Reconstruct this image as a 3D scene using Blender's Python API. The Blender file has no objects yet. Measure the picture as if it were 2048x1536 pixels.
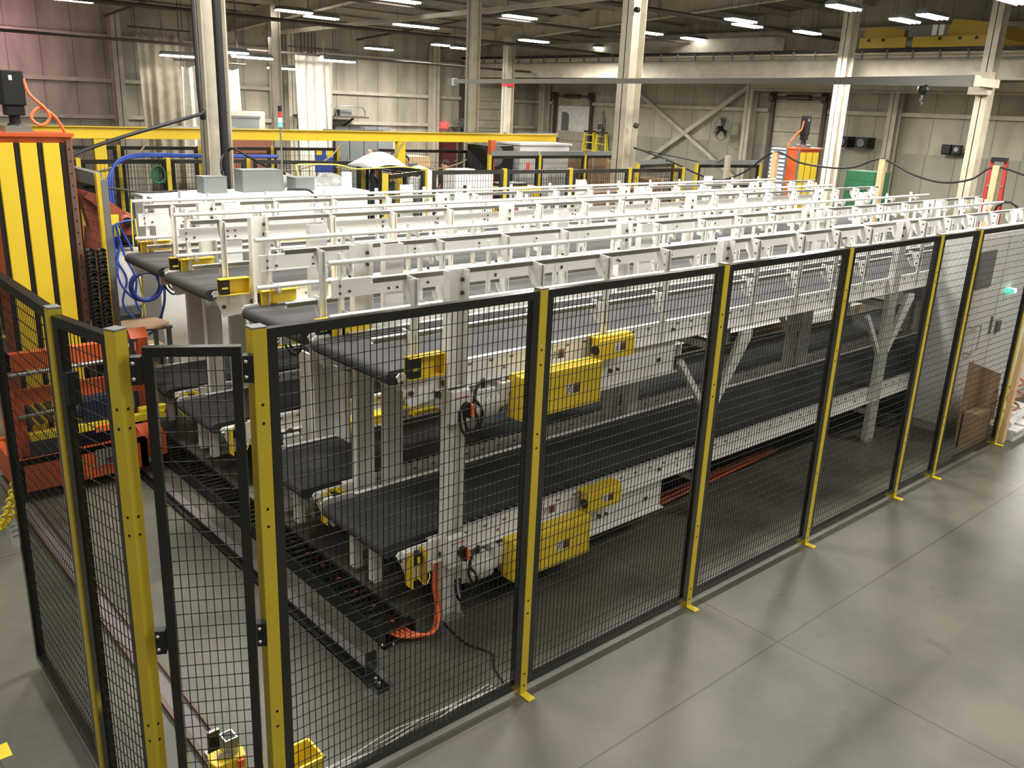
import bpy, math, random
from mathutils import Vector, Matrix
random.seed(7)
S = bpy.context.scene
# ------------------------------------------------------------------ camera
F_PX = 1754.23
cam_d = bpy.data.cameras.new('camera'); cam = bpy.data.objects.new('camera', cam_d)
S.collection.objects.link(cam); S.camera = cam
cam_d.sensor_width = 36.0; cam_d.lens = F_PX / 2048 * 36.0; cam_d.clip_start = 0.05; cam_d.clip_end = 200
cam.matrix_world = Matrix.Translation((-2.981, -3.131, 3.254)) @ (
    Matrix.Rotation(math.radians(-41.939), 4, 'Z') @ Matrix.Rotation(math.radians(72.558), 4, 'X') @ Matrix.Rotation(math.radians(2.466), 4, 'Z'))
# ------------------------------------------------------------------ view + world
S.view_settings.view_transform = 'Standard'; S.view_settings.look = 'None'
S.view_settings.gamma = 1; S.view_settings.use_curve_mapping = False
S.view_settings.exposure = 0.25
W = bpy.data.worlds.new('world'); S.world = W; W.use_nodes = True
W.node_tree.nodes['Background'].inputs[0].default_value = (1.0, 0.93, 0.80, 1)
W.node_tree.nodes['Background'].inputs[1].default_value = 0.28
def area(name, loc, sx, sy, watt, col=(1, .965, .89), rot=(0, 0, 0)):
    d = bpy.data.lights.new(name, 'AREA'); d.shape = 'RECTANGLE'; d.size = sx; d.size_y = sy; d.energy = watt; d.color = col
    o = bpy.data.objects.new(name, d); S.collection.objects.link(o); o.location = loc; o.rotation_euler = rot
    return o
# bare area lights overhead: some stand for high bay rows, some are added fill
for i, (x, y, w) in enumerate([(1.5, 2.6, 300), (5.6, 2.6, 300), (9.6, 2.6, 280), (1.5, 7.2, 200), (6.0, 7.2, 200), (10.5, 7.2, 200), (-2.2, 4.6, 170)]):  # last one is fill, added to brighten the left side
    area('bay_and_fill_light', (x, y, 6.3), 1.3, .6, w)
for i, (x, y, w) in enumerate([(3.2, -4.2, 190), (-4.5, .5, 110), (8.6, -3.6, 380), (-2.5, -6, 120)]):  # fill added on the camera side to brighten front faces
    area('bay_and_fill_light', (x, y, 6.6), 3.2, 1.6, w)
for i, (x, y, w) in enumerate([(5, 16, 330), (13, 14, 380), (10, 22, 420), (19, 19, 420), (18, 9, 560), (18.5, 3, 520), (16, 24, 380)]):
    area('bay_and_fill_light', (x, y, 4.9), 1.4, .7, w)
area('pink_lamp_light', (3.0, 25.6, 4.6), 1.2, 1.2, 48, (1, .50, .68), (math.radians(72), 0, 0))

# ------------------------------------------------------------------ materials
def mat(name, col, rough=.5, metal=0, noise=0, nscale=6, emit=None, estr=0, bump=0, spec=.5, alpha=1):
    m = bpy.data.materials.new(name); m.use_nodes = True; nt = m.node_tree; b = nt.nodes['Principled BSDF']
    b.inputs['Base Color'].default_value = (*col, 1); b.inputs['Roughness'].default_value = rough
    b.inputs['Metallic'].default_value = metal; b.inputs['Specular IOR Level'].default_value = spec
    if alpha < 1: b.inputs['Alpha'].default_value = alpha
    if emit: b.inputs['Emission Color'].default_value = (*emit, 1); b.inputs['Emission Strength'].default_value = estr
    if noise or bump:
        tc = nt.nodes.new('ShaderNodeTexCoord'); n = nt.nodes.new('ShaderNodeTexNoise')
        n.inputs['Scale'].default_value = nscale; n.inputs['Detail'].default_value = 5
        nt.links.new(tc.outputs['Object'], n.inputs['Vector'])
        if noise:
            r = nt.nodes.new('ShaderNodeValToRGB')
            r.color_ramp.elements[0].position = .3; r.color_ramp.elements[1].position = .7
            r.color_ramp.elements[0].color = (*[c * (1 - noise) for c in col], 1); r.color_ramp.elements[1].color = (*[min(1, c * (1 + noise * .5)) for c in col], 1)
            nt.links.new(n.outputs['Fac'], r.inputs['Fac']); nt.links.new(r.outputs['Color'], b.inputs['Base Color'])
        if bump:
            bp = nt.nodes.new('ShaderNodeBump'); bp.inputs['Strength'].default_value = bump; bp.inputs['Distance'].default_value = .01
            nt.links.new(n.outputs['Fac'], bp.inputs['Height']); nt.links.new(bp.outputs['Normal'], b.inputs['Normal'])
    return m
M = dict(
 white=mat('white_paint', (.80, .79, .755), .38), craney_shaded=mat('crane_yellow_shaded', (.42, .28, .03), .5), wire=mat('wire_black', (.012, .012, .011), .5, spec=.3), insert=mat('dark_insert', (.13, .12, .10), .5), boom=mat('boom_grey', (.075, .072, .058), .6), white2=mat('white_machine', (.80, .79, .77), .45),  # crane yellow is darkened, its shade put into the colour
 cream=mat('cream_steel', (.50, .455, .36), .55, noise=.18, nscale=3),
 beltc=mat('belt_rubber', (.056, .056, .057), .7, noise=.12, nscale=4, spec=.3),
 black=mat('black_paint', (.012, .012, .011), .2, spec=.9), blackp=mat('black_plastic', (.010, .010, .011), .5),
 yellow=mat('yellow_paint', (.62, .47, .035), .42, noise=.06), yellowb=mat('yellow_bright', (.83, .66, .04), .4),
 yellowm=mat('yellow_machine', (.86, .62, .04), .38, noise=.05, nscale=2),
 orange=mat('orange_paint', (.62, .115, .03), .42), orangec=mat('orange_cable', (.95, .20, .06), .45),
 steel=mat('steel', (.42, .42, .41), .32, .8), darksteel=mat('dark_steel', (.10, .08, .07), .5, .5), rail=mat('brown_rail', (.16, .11, .085), .55, .3),
 chrome=mat('chrome', (.75, .75, .74), .18, 1), grey=mat('grey_box', (.20, .215, .215), .5), wrap=mat('silver_wrap', (.34, .34, .33), .45, noise=.4, nscale=9), greyd=mat('grey_dark', (.16, .17, .17), .5),
 blue=mat('blue_hose', (.03, .07, .36), .4), navy=mat('navy_plastic', (.015, .022, .06), .5), bluel=mat('blue_label', (.02, .06, .25), .5),
 card=mat('cardboard', (.36, .24, .14), .8, noise=.15, nscale=5), wood=mat('pine_wood', (.72, .50, .28), .7, noise=.12, nscale=12), woodd=mat('brown_wood', (.30, .19, .10), .7, noise=.2),
 label=mat('label_dark', (.10, .06, .05), .6), labelw=mat('label_white', (.75, .75, .74), .6), red=mat('red_paint', (.55, .05, .04), .5), maroon=mat('maroon_door', (.12, .025, .02), .55),
 green=mat('green_sheet', (.03, .17, .08), .55, noise=.15), robot=mat('robot_orange', (.32, .075, .04), .45),
 cloth=mat('dirty_curtain', (.42, .37, .28), .85, noise=.35, nscale=2), clothw=mat('white_curtain', (.74, .70, .60), .8, noise=.25, nscale=2),
 lamp=mat('lamp_glow', (1, 1, 1), .5, emit=(1, .97, .9), estr=16), glowg=mat('green_glow', (.1, .8, .45), .5, emit=(.1, 1, .55), estr=1.6), gloww=mat('white_glow', (1, 1, 1), .5, emit=(.9, 1, .95), estr=4),
 glowr=mat('exit_red', (.9, .1, .08), .5, emit=(1, .10, .08), estr=.8), film=mat('plastic_film', (.80, .79, .75), .35, noise=.2), bright=mat('daylight_gap', (.8, .87, 1), .5, emit=(.75, .85, 1), estr=.8),
 skin=mat('skin', (.55, .30, .21), .6), hair=mat('hair_dark', (.04, .028, .02), .7), hairg=mat('hair_grey', (.38, .34, .30), .7), shirtw=mat('shirt_white', (.78, .78, .8), .8), shirtb=mat('shirt_blue', (.40, .46, .62), .8), shirtk=mat('shirt_black', (.025, .03, .03), .8), shirtr=mat('shirt_red', (.36, .10, .08), .8), jeans=mat('jeans', (.05, .07, .12), .85),
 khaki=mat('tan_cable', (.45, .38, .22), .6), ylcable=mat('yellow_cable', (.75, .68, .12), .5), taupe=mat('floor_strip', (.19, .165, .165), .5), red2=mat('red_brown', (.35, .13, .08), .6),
 clear=mat('clear_film', (.9, .9, .88), .15, alpha=.22))
def floor_mat():
    m = mat('concrete', (.3, .28, .22), .42); nt = m.node_tree; b = nt.nodes['Principled BSDF']; N = nt.nodes.new; L = nt.links.new
    tc = N('ShaderNodeTexCoord'); n = N('ShaderNodeTexNoise'); n.inputs['Scale'].default_value = .9; n.inputs['Detail'].default_value = 8; n.inputs['Roughness'].default_value = .62
    L(tc.outputs['Object'], n.inputs['Vector'])
    r = N('ShaderNodeValToRGB'); r.color_ramp.elements[0].position = .36; r.color_ramp.elements[1].position = .64
    r.color_ramp.elements[0].color = (.080, .079, .063, 1); r.color_ramp.elements[1].color = (.148, .141, .108, 1)
    L(n.outputs['Fac'], r.inputs['Fac'])
    n2 = N('ShaderNodeTexNoise'); n2.inputs['Scale'].default_value = 3.1; n2.inputs['Detail'].default_value = 3; L(tc.outputs['Object'], n2.inputs['Vector'])
    r2 = N('ShaderNodeValToRGB'); r2.color_ramp.elements[0].position = .26; r2.color_ramp.elements[1].position = .33
    r2.color_ramp.elements[0].color = (.74, .74, .74, 1); r2.color_ramp.elements[1].color = (1, 1, 1, 1); L(n2.outputs['Fac'], r2.inputs['Fac'])
    mx = N('ShaderNodeMix'); mx.data_type = 'RGBA'; mx.blend_type = 'MULTIPLY'; mx.inputs[0].default_value = 1
    L(r.outputs['Color'], mx.inputs[6]); L(r2.outputs['Color'], mx.inputs[7])
    sep = N('ShaderNodeSeparateXYZ'); L(tc.outputs['Object'], sep.inputs[0])
    def joint(ch, off, per, half):
        a = N('ShaderNodeMath'); a.operation = 'SUBTRACT'; L(sep.outputs[ch], a.inputs[0]); a.inputs[1].default_value = off
        w = N('ShaderNodeMath'); w.operation = 'PINGPONG'; L(a.outputs[0], w.inputs[0]); w.inputs[1].default_value = per / 2
        c = N('ShaderNodeMath'); c.operation = 'GREATER_THAN'; L(w.outputs[0], c.inputs[0]); c.inputs[1].default_value = half
        return c
    j1 = joint(0, 1.70 - 5.8, 4.12, .006); j2 = joint(1, -.63 - 6.9, 4.12, .006)
    mm = N('ShaderNodeMath'); mm.operation = 'MULTIPLY'; L(j1.outputs[0], mm.inputs[0]); L(j2.outputs[0], mm.inputs[1])
    mr = N('ShaderNodeMapRange'); L(mm.outputs[0], mr.inputs[0]); mr.inputs[3].default_value = .55
    m3 = N('ShaderNodeMix'); m3.data_type = 'RGBA'; m3.blend_type = 'MULTIPLY'; m3.inputs[0].default_value = 1
    L(mx.outputs[2], m3.inputs[6]); L(mr.outputs[0], m3.inputs[7]); L(m3.outputs[2], b.inputs['Base Color'])
    return m
def wall_mat(name, axis, col, dirt):
    m = mat(name, col, .7); nt = m.node_tree; b = nt.nodes['Principled BSDF']; N = nt.nodes.new; L = nt.links.new
    tc = N('ShaderNodeTexCoord'); sep = N('ShaderNodeSeparateXYZ'); L(tc.outputs['Object'], sep.inputs[0])
    w = N('ShaderNodeMath'); w.operation = 'PINGPONG'; L(sep.outputs[axis], w.inputs[0]); w.inputs[1].default_value = .46
    c = N('ShaderNodeMath'); c.operation = 'GREATER_THAN'; L(w.outputs[0], c.inputs[0]); c.inputs[1].default_value = .018
    mr = N('ShaderNodeMapRange'); L(c.outputs[0], mr.inputs[0]); mr.inputs[3].default_value = .62
    mp = N('ShaderNodeMapping'); mp.inputs['Scale'].default_value = (1.3, 1.3, .35); L(tc.outputs['Object'], mp.inputs[0])
    n = N('ShaderNodeTexNoise'); n.inputs['Scale'].default_value = 1.1; n.inputs['Detail'].default_value = 7; L(mp.outputs[0], n.inputs['Vector'])
    r = N('ShaderNodeValToRGB'); r.color_ramp.elements[0].position = .33; r.color_ramp.elements[1].position = .62
    r.color_ramp.elements[0].color = (*[x * dirt for x in col], 1); r.color_ramp.elements[1].color = (*col, 1); L(n.outputs['Fac'], r.inputs['Fac'])
    mx = N('ShaderNodeMix'); mx.data_type = 'RGBA'; mx.blend_type = 'MULTIPLY'; mx.inputs[0].default_value = 1
    L(r.outputs['Color'], mx.inputs[6]); L(mr.outputs[0], mx.inputs[7]); L(mx.outputs[2], b.inputs['Base Color'])
    return m
M['floor'] = floor_mat()
M['wallx'] = wall_mat('wall_siding_back', 0, (.46, .42, .33), .62); M['wally'] = wall_mat('wall_siding_right', 1, (.47, .43, .33), .68)
M['deck'] = wall_mat('roof_deck', 0, (.20, .18, .145), .7); M['liner'] = wall_mat('liner_panel', 1, (.34, .32, .25), .85)

# ------------------------------------------------------------------ mesh builder
def V(*a): return Vector(a)
MIR = False
class MB:
    def __init__(s): s.v = []; s.f = []; s.sm = []
    def add(s, vs, fs, sm=False):
        o = len(s.v); s.v += [tuple(v) for v in vs]; s.f += [tuple(i + o for i in f) for f in fs]; s.sm += [sm] * len(fs); return s
    BF = [(0, 3, 2, 1), (4, 5, 6, 7), (0, 1, 5, 4), (1, 2, 6, 5), (2, 3, 7, 6), (3, 0, 4, 7)]
    def box(s, x0, y0, z0, x1, y1, z1):
        x0, x1 = sorted((x0, x1)); y0, y1 = sorted((y0, y1)); z0, z1 = sorted((z0, z1))
        return s.add([(x0, y0, z0), (x1, y0, z0), (x1, y1, z0), (x0, y1, z0), (x0, y0, z1), (x1, y0, z1), (x1, y1, z1), (x0, y1, z1)], s.BF)
    def bar(s, p, q, w, h=None, up=(0, 0, 1)):
        h = h or w; p = Vector(p); q = Vector(q); d = (q - p).normalized(); u = Vector(up)
        if abs(d.dot(u)) > .98: u = Vector((0, 1, 0))
        a = d.cross(u).normalized() * w / 2; b = a.cross(d).normalized() * h / 2
        vs = []
        for c in (p, q): vs += [c - a - b, c + a - b, c + a + b, c - a + b]
        return s.add(vs, s.BF)
    def cyl(s, p, q, r, n=12, r2=None, caps=True):
        p = Vector(p); q = Vector(q); d = (q - p).normalized(); u = Vector((0, 0, 1)) if abs(d.z) < .9 else Vector((1, 0, 0))
        a = d.cross(u).normalized(); b = d.cross(a); r2 = r if r2 is None else r2; vs = []
        for c, R in ((p, r), (q, r2)):
            for i in range(n):
                t = 2 * math.pi * i / n; vs.append(c + (a * math.cos(t) + b * math.sin(t)) * R)
        s.add(vs, [(i, i + n, (i + 1) % n + n, (i + 1) % n) for i in range(n)], True)
        if caps: s.add(vs, [tuple(range(n)), tuple(range(2 * n - 1, n - 1, -1))])
        return s
    def tube(s, pts, r, n=8, res=6):
        P = [Vector(p) for p in pts]
        if res > 1 and len(P) > 2:
            Q = []
            for i in range(len(P) - 1):
                a = P[max(i - 1, 0)]; b = P[i]; c = P[i + 1]; d = P[min(i + 2, len(P) - 1)]
                for k in range(res):
                    t = k / res; Q.append(.5 * ((2 * b) + (c - a) * t + (2 * a - 5 * b + 4 * c - d) * t * t + (3 * b - a - 3 * c + d) * t ** 3))
            Q.append(P[-1]); P = Q
        vs = []; u = None
        for i, p in enumerate(P):
            d = (P[min(i + 1, len(P) - 1)] - P[max(i - 1, 0)])
            d = d.normalized() if d.length > 1e-9 else Vector((1, 0, 0))
            if u is None: u = Vector((0, 0, 1)) if abs(d.z) < .9 else Vector((1, 0, 0))
            a = d.cross(u)
            if a.length < 1e-4: a = d.cross(Vector((0, 1, 0)))
            a.normalize(); b = a.cross(d); u = b
            for k in range(n):
                t = 2 * math.pi * k / n; vs.append(p + (a * math.cos(t) + b * math.sin(t)) * r)
        fs = []
        for i in range(len(P) - 1):
            for k in range(n): fs.append((i * n + k, i * n + (k + 1) % n, (i + 1) * n + (k + 1) % n, (i + 1) * n + k))
        s.add(vs, fs, True); e = (len(P) - 1) * n
        s.add(vs, [tuple(range(n - 1, -1, -1)), tuple(range(e, e + n))]); return s
    def prism(s, poly, axis, a0, a1):
        def mk(p, a): return {'x': (a, p[0], p[1]), 'y': (p[0], a, p[1]), 'z': (p[0], p[1], a)}[axis]
        n = len(poly); vs = [mk(p, a0) for p in poly] + [mk(p, a1) for p in poly]
        return s.add(vs, [tuple(range(n)), tuple(range(2 * n - 1, n - 1, -1))] + [(i, (i + 1) % n, (i + 1) % n + n, i + n) for i in range(n)])
    def sphere(s, c, rx, ry=None, rz=None, n=12, m=8):
        ry = ry or rx; rz = rz or rx; vs = []
        for j in range(m + 1):
            f = math.pi * j / m
            for i in range(n): t = 2 * math.pi * i / n; vs.append((c[0] + rx * math.sin(f) * math.cos(t), c[1] + ry * math.sin(f) * math.sin(t), c[2] + rz * math.cos(f)))
        return s.add(vs, [(j * n + i, (j + 1) * n + i, (j + 1) * n + (i + 1) % n, j * n + (i + 1) % n) for j in range(m) for i in range(n)], True)
    def build(s, name, m, parent=None, rel=True, bevel=0):
        if MIR: s.v = [(v[0], .96 - v[1], v[2]) for v in s.v]
        me = bpy.data.meshes.new(name)
        off = Vector((0, 0, 0))
        if parent is not None:
            if rel: off = wloc(parent)
        elif s.v:
            xs = [v[0] for v in s.v]; ys = [v[1] for v in s.v]; zs = [v[2] for v in s.v]
            off = Vector(((min(xs) + max(xs)) / 2, (min(ys) + max(ys)) / 2, min(zs)))
        me.from_pydata([(v[0] - off.x, v[1] - off.y, v[2] - off.z) for v in s.v], [], s.f)
        me.polygons.foreach_set('use_smooth', s.sm); me.materials.append(M[m] if isinstance(m, str) else m); me.update()
        import bmesh
        b = bmesh.new(); b.from_mesh(me); bmesh.ops.recalc_face_normals(b, faces=b.faces); b.to_mesh(me); b.free()
        o = bpy.data.objects.new(name, me); S.collection.objects.link(o)
        if parent is not None: o.parent = parent
        else: o.location = off
        if bevel:
            md = o.modifiers.new('b', 'BEVEL'); md.width = bevel; md.segments = 2; md.limit_method = 'ANGLE'
        return o
def wloc(o):
    v = Vector(o.location)
    while o.parent: o = o.parent; v += Vector(o.location)
    return v
def tag(o, label, cat, group=None, kind=None):
    if label: o['label'] = label
    if cat: o['category'] = cat
    if group: o['group'] = group
    if kind: o['kind'] = kind
    return o
def thing(name, label, cat, loc=(0, 0, 0), rz=0, group=None):
    o = bpy.data.objects.new(name, None); o.empty_display_size = .1; S.collection.objects.link(o); o.location = loc; o.rotation_euler = (0, 0, rz)
    return tag(o, label, cat, group)
def struct(name, mb, m): o = mb.build(name, m); o['kind'] = 'structure'; return o
def kids(o): return [c for c in bpy.data.objects if c.parent is o]
def copy_tree(o, parent=None):
    c = o.copy(); S.collection.objects.link(c); c.parent = parent
    for ch in kids(o): copy_tree(ch, c)
    return c
def dup(o, loc, label, rz=None):
    c = copy_tree(o); c.location = loc; c['label'] = label
    if rz is not None: c.rotation_euler = (0, 0, rz)
    return c

# ================================================================== ROOM
XW, YW = 25.3, 27.5
struct('floor', MB().box(-14, -14, -.1, XW + .3, YW + .3, 0), 'floor')
struct('wall_back', MB().box(-14, YW, 0, XW + .3, YW + .15, 6.4), 'wallx')
struct('wall_right', MB().box(XW, -14, 0, XW + .15, YW, 9), 'wally')
struct('trim_1', MB().box(XW - .03, -14, 0, XW, 11.0, 2.40).box(XW - .03, 11.2, 0, XW, 13.1, 2.40).box(XW - .03, 15.15, 0, XW, 23.9, 2.4), 'liner')
g = MB()
for z in (2.46, 3.56, 4.87): g.box(-14, YW - .16, z - .06, XW, YW - .02, z + .06)
struct('trim_2', g, 'cream')
g = MB()
for z in (3.56, 4.87, 6.1):
    for a, b in ((-14, 13.0), (15.3, 23.9), (26.3, YW)) if z == 3.56 else ((-14, YW),): g.box(XW - .18, a, z - .06, XW - .02, b, z + .06)
struct('trim_3', g, 'cream')
# roof: low at the back wall, rising towards the viewer
def zr(y): return 5.95 + .067 * (YW - y)
d = MB(); d.add([(-14, YW, zr(YW)), (XW + .3, YW, zr(YW)), (XW + .3, -14, zr(-14)), (-14, -14, zr(-14)), (-14, YW, zr(YW) + .1), (XW + .3, YW, zr(YW) + .1), (XW + .3, -14, zr(-14) + .1), (-14, -14, zr(-14) + .1)], MB.BF)
struct('ceiling', d, 'deck')
for k, X in enumerate((2.2, 10.9, 19.75)):
    g = MB()
    for (w, a, b) in ((.22, -.62, -.60), (.03, -.60, -.08), (.22, -.08, -.06)):
        g.add([(X - w / 2, YW, zr(YW) + a), (X + w / 2, YW, zr(YW) + a), (X + w / 2, -10, zr(-10) + a), (X - w / 2, -10, zr(-10) + a), (X - w / 2, YW, zr(YW) + b), (X + w / 2, YW, zr(YW) + b), (X + w / 2, -10, zr(-10) + b), (X - w / 2, -10, zr(-10) + b)], MB.BF)
    for j in range(14):
        y = YW - 1 - j * 2.6; g.box(X - .08, y - .008, zr(y) - .6, X + .08, y + .008, zr(y) - .08)
    struct('trim_%d' % (4 + k), g, 'cream')
g = MB()
for j in range(24):
    y = YW - .5 - j * 1.5; z = zr(y); g.box(-14, y - .03, z - .2, XW, y + .03, z - .02); g.box(-14, y - .03, z - .205, XW, y + .06, z - .19)
struct('trim_7', g, 'cream')
g = MB()
for (y, z, r) in ((19.5, 5.2, .05), (12.5, 5.75, .06), (23.2, 4.6, .04), (16.0, 5.5, .035)): g.cyl((-14, y, z), (XW, y, z), r, 8)
for x in (6.5, 15.3): g.cyl((x, YW - 1, 5.4), (x, -2, 7.2), .04, 8)
struct('trim_8', g, 'darksteel')
struct('trim_30', MB().bar((10.9, 25, 5.20), (10.9, 6, 5.50), .10, .10), 'cream')
# wall columns
def ibeam(mb, x, y, z0, z1, w=.26, dpt=.30, ax='y'):
    t = .02
    if ax == 'y': mb.box(x - w / 2, y - dpt / 2, z0, x + w / 2, y - dpt / 2 + t, z1); mb.box(x - w / 2, y + dpt / 2 - t, z0, x + w / 2, y + dpt / 2, z1); mb.box(x - t / 2, y - dpt / 2, z0, x + t / 2, y + dpt / 2, z1)
    else: mb.box(x - dpt / 2, y - w / 2, z0, x - dpt / 2 + t, y + w / 2, z1); mb.box(x + dpt / 2 - t, y - w / 2, z0, x + dpt / 2, y + w / 2, z1); mb.box(x - dpt / 2, y - t / 2, z0, x + dpt / 2, y + t / 2, z1)
    return mb
n = 9
for X in (6.95, 12.9, 19.3):
    struct('trim_%d' % n, ibeam(MB(), X, YW - .35, 0, 5.6, .3, .36), 'cream'); n += 1
for Y in (26.6, 15.9, 10.6, 4.0):
    struct('trim_%d' % n, ibeam(MB(), XW - .35, Y, 0, 5.9, .3, .36, 'x'), 'cream'); n += 1
# X bracing on right wall
struct('trim_%d' % n, MB().bar((XW - .3, 21.5, 4.2), (XW - .3, 16.0, 1.0), .08, .12).bar((XW - .24, 21.5, .9), (XW - .24, 16.2, 4.3), .08, .16), 'cream'); n += 1
struct('trim_31', MB().box(24.55, -10, 4.22, 24.8, 15.7, 4.48).box(24.5, -10, 4.48, 24.85, 15.7, 4.51).box(24.5, -10, 4.19, 24.85, 15.7, 4.22), 'cream')
# free-standing building columns
COL = [(2.2, 8.9, .34, 'first cream building column rising behind the white enclosure and grey boxes'),
       (9.5, 21.5, .28, 'slim far cream column with dark conduits beside the signal light mast'),
       (10.58, 13.8, .27, 'cream building column left of the middle, behind the far cage'),
       (10.54, 8.9, .38, 'tall central cream column with black cable clamps and cable festoon'),
       (19.75, 9.6, .36, 'brightly lit cream column right of the small orange tower'),
       (19.75, 5.93, .36, 'cream column at the right carrying the long jib crane'),
       (19.22, 22.5, .36, 'far cream column with red band below the runway beam')]
for (x, y, w, lb) in COL:
    t = thing('building_column', lb, 'column', (x, y, 0), 0, 'building columns')
    ibeam(MB(), x, y, 0, zr(y) - .6, w * .75, w, 'x').build('column_shaft', 'cream', t)
    MB().box(x - w * .7, y - w * .7, 0, x + w * .7, y + w * .7, .02).build('base_plate', 'darksteel', t)
    if y == 22.5: MB().box(x - w / 2 - .01, y - w * .39, 4.0, x + w / 2 + .01, y + w * .39, 4.2).build('red_band', 'red', t)
    if y == 8.9 and x < 19: MB().cyl((x - .02, y - .26, 3.0), (x + .02, y - .26, 3.06), .05, 8).cyl((x - .2, y - .2, 5.1), (x - .12, y - .2, 5.1), .05, 8).build('cable_clamp', 'blackp', t)
# conduits by first column
tag(MB().tube([(2.02, 8.3, 7.0), (2.04, 8.3, 4.2), (2.05, 8.3, 1.2)], .055, 10, 1).build('vertical_pipe', 'blackp'), 'thick black vertical pipe in front of the first cream column', 'pipe')
tag(MB().tube([(1.74, 8.3, 7.0), (1.74, 8.3, 3.3), (1.80, 8.3, 3.06), (1.5, 8.2, 2.96), (.6, 8, 2.72), (-.2, 7.2, 2.55), (-.35, 6.4, 2.5)], .022, 8).build('hanging_cable', 'blackp'), 'thin black cable dropping beside the first column and sweeping left', 'cable')
# ------------------------------------------------------------------ dock doors
def dock_door(nm, x, y0, y1, ztop, zb, tracktop):
    g = MB(); k = int((ztop - zb) / .5) + 1
    for i in range(k):
        z0 = zb + i * .5; g.box(x - .06, y0, z0 + .01, x, y1, min(z0 + .49, ztop)); g.box(x - .075, y0, z0 + .2, x - .06, y1, z0 + .26)
    o = g.build(nm, 'cream'); o['kind'] = 'structure'
    h = MB()
    for y in (y0 - .08, y1 + .08):
        h.box(x - .16, y - .07, 0, x - .08, y + .07, tracktop)
    h.cyl((x - .2, y0 - .2, tracktop - .15), (x - .2, y1 + .2, tracktop - .15), .03, 8).cyl((x - .2, (y0 + y1) / 2 - .45, tracktop - .15), (x - .2, (y0 + y1) / 2 + .45, tracktop - .15), .09, 10)
    for y in (y0 - .08, y1 + .08): h.cyl((x - .2, y - .08, tracktop - .15), (x - .2, y + .08, tracktop - .15), .16, 12)
    q = h.build('door_track', 'darksteel', o)
    return o
dock_door('door_1', XW - .02, 13.2, 15.05, 3.9, 2.35, 4.15)
MB().box(XW - .1, 13.25, 0, XW - .03, 15.0, 2.3).build('screen_opening', 'bright', bpy.data.objects['door_1'])
g = MB()
for i in range(16): g.box(XW - .13, 13.25, .1 + i * .14, XW - .1, 15.0, .16 + i * .14)
g.build('louver_slats', 'grey', bpy.data.objects['door_1'])
dock_door('door_2', XW - .02, 24.0, 26.05, 2.4, 0, 4.0)
MB().box(XW - .06, 24.05, 2.4, XW - .02, 26.0, 3.45).build('plastic_panel', 'film', bpy.data.objects['door_2'])
MB().prism([(25.75, 2.42), (25.3, 2.42), (25.32, 3.1), (25.5, 3.2), (25.72, 3.2)], 'x', XW - .09, XW - .065).build('torn_opening', 'greyd', bpy.data.objects['door_2'])
g = MB()
for i in range(9): g.box(21.0, YW - .08, .02 + i * .45, 23.4, YW, .45 + i * .45); g.box(21.0, YW - .1, .2 + i * .45, 23.4, YW - .08, .24 + i * .45)
o = g.build('door_3', 'cream'); o['kind'] = 'structure'
MB().box(20.85, YW - .25, 0, 20.97, YW - .02, 4.2).box(23.42, YW - .25, 0, 23.54, YW - .02, 4.2).build('door_track', 'darksteel', o)
o = struct('door_4', MB().box(19.75, YW - .1, 0, 20.7, YW - .02, 2.12), 'maroon')
MB().sphere((20.6, YW - .14, 1.0), .04).build('door_handle', 'steel', o)
o = tag(MB().box(19.75, YW - .16, 2.33, 20.22, YW - .005, 2.58).build('exit_sign', 'glowr'), 'small glowing red exit sign above the maroon door', 'sign')
def text(body, size, loc, rot, m, parent, name='lettering', ext=.004):
    c = bpy.data.curves.new(name, 'FONT'); c.body = body; c.size = size; c.extrude = ext; c.align_x = 'CENTER'; c.align_y = 'CENTER'
    tmp = bpy.data.objects.new(name + '_curve', c); S.collection.objects.link(tmp); bpy.context.view_layer.update()
    me = bpy.data.meshes.new_from_object(tmp); bpy.data.objects.remove(tmp); me.materials.clear(); me.materials.append(M[m])
    ob = bpy.data.objects.new(name, me); S.collection.objects.link(ob)
    ob.parent = parent; ob.location = Vector(loc) - wloc(parent); ob.rotation_euler = rot; return ob
text('EXIT', .16, (19.98, YW - .168, 2.45), (math.radians(90), 0, 0), 'labelw', o)
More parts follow.
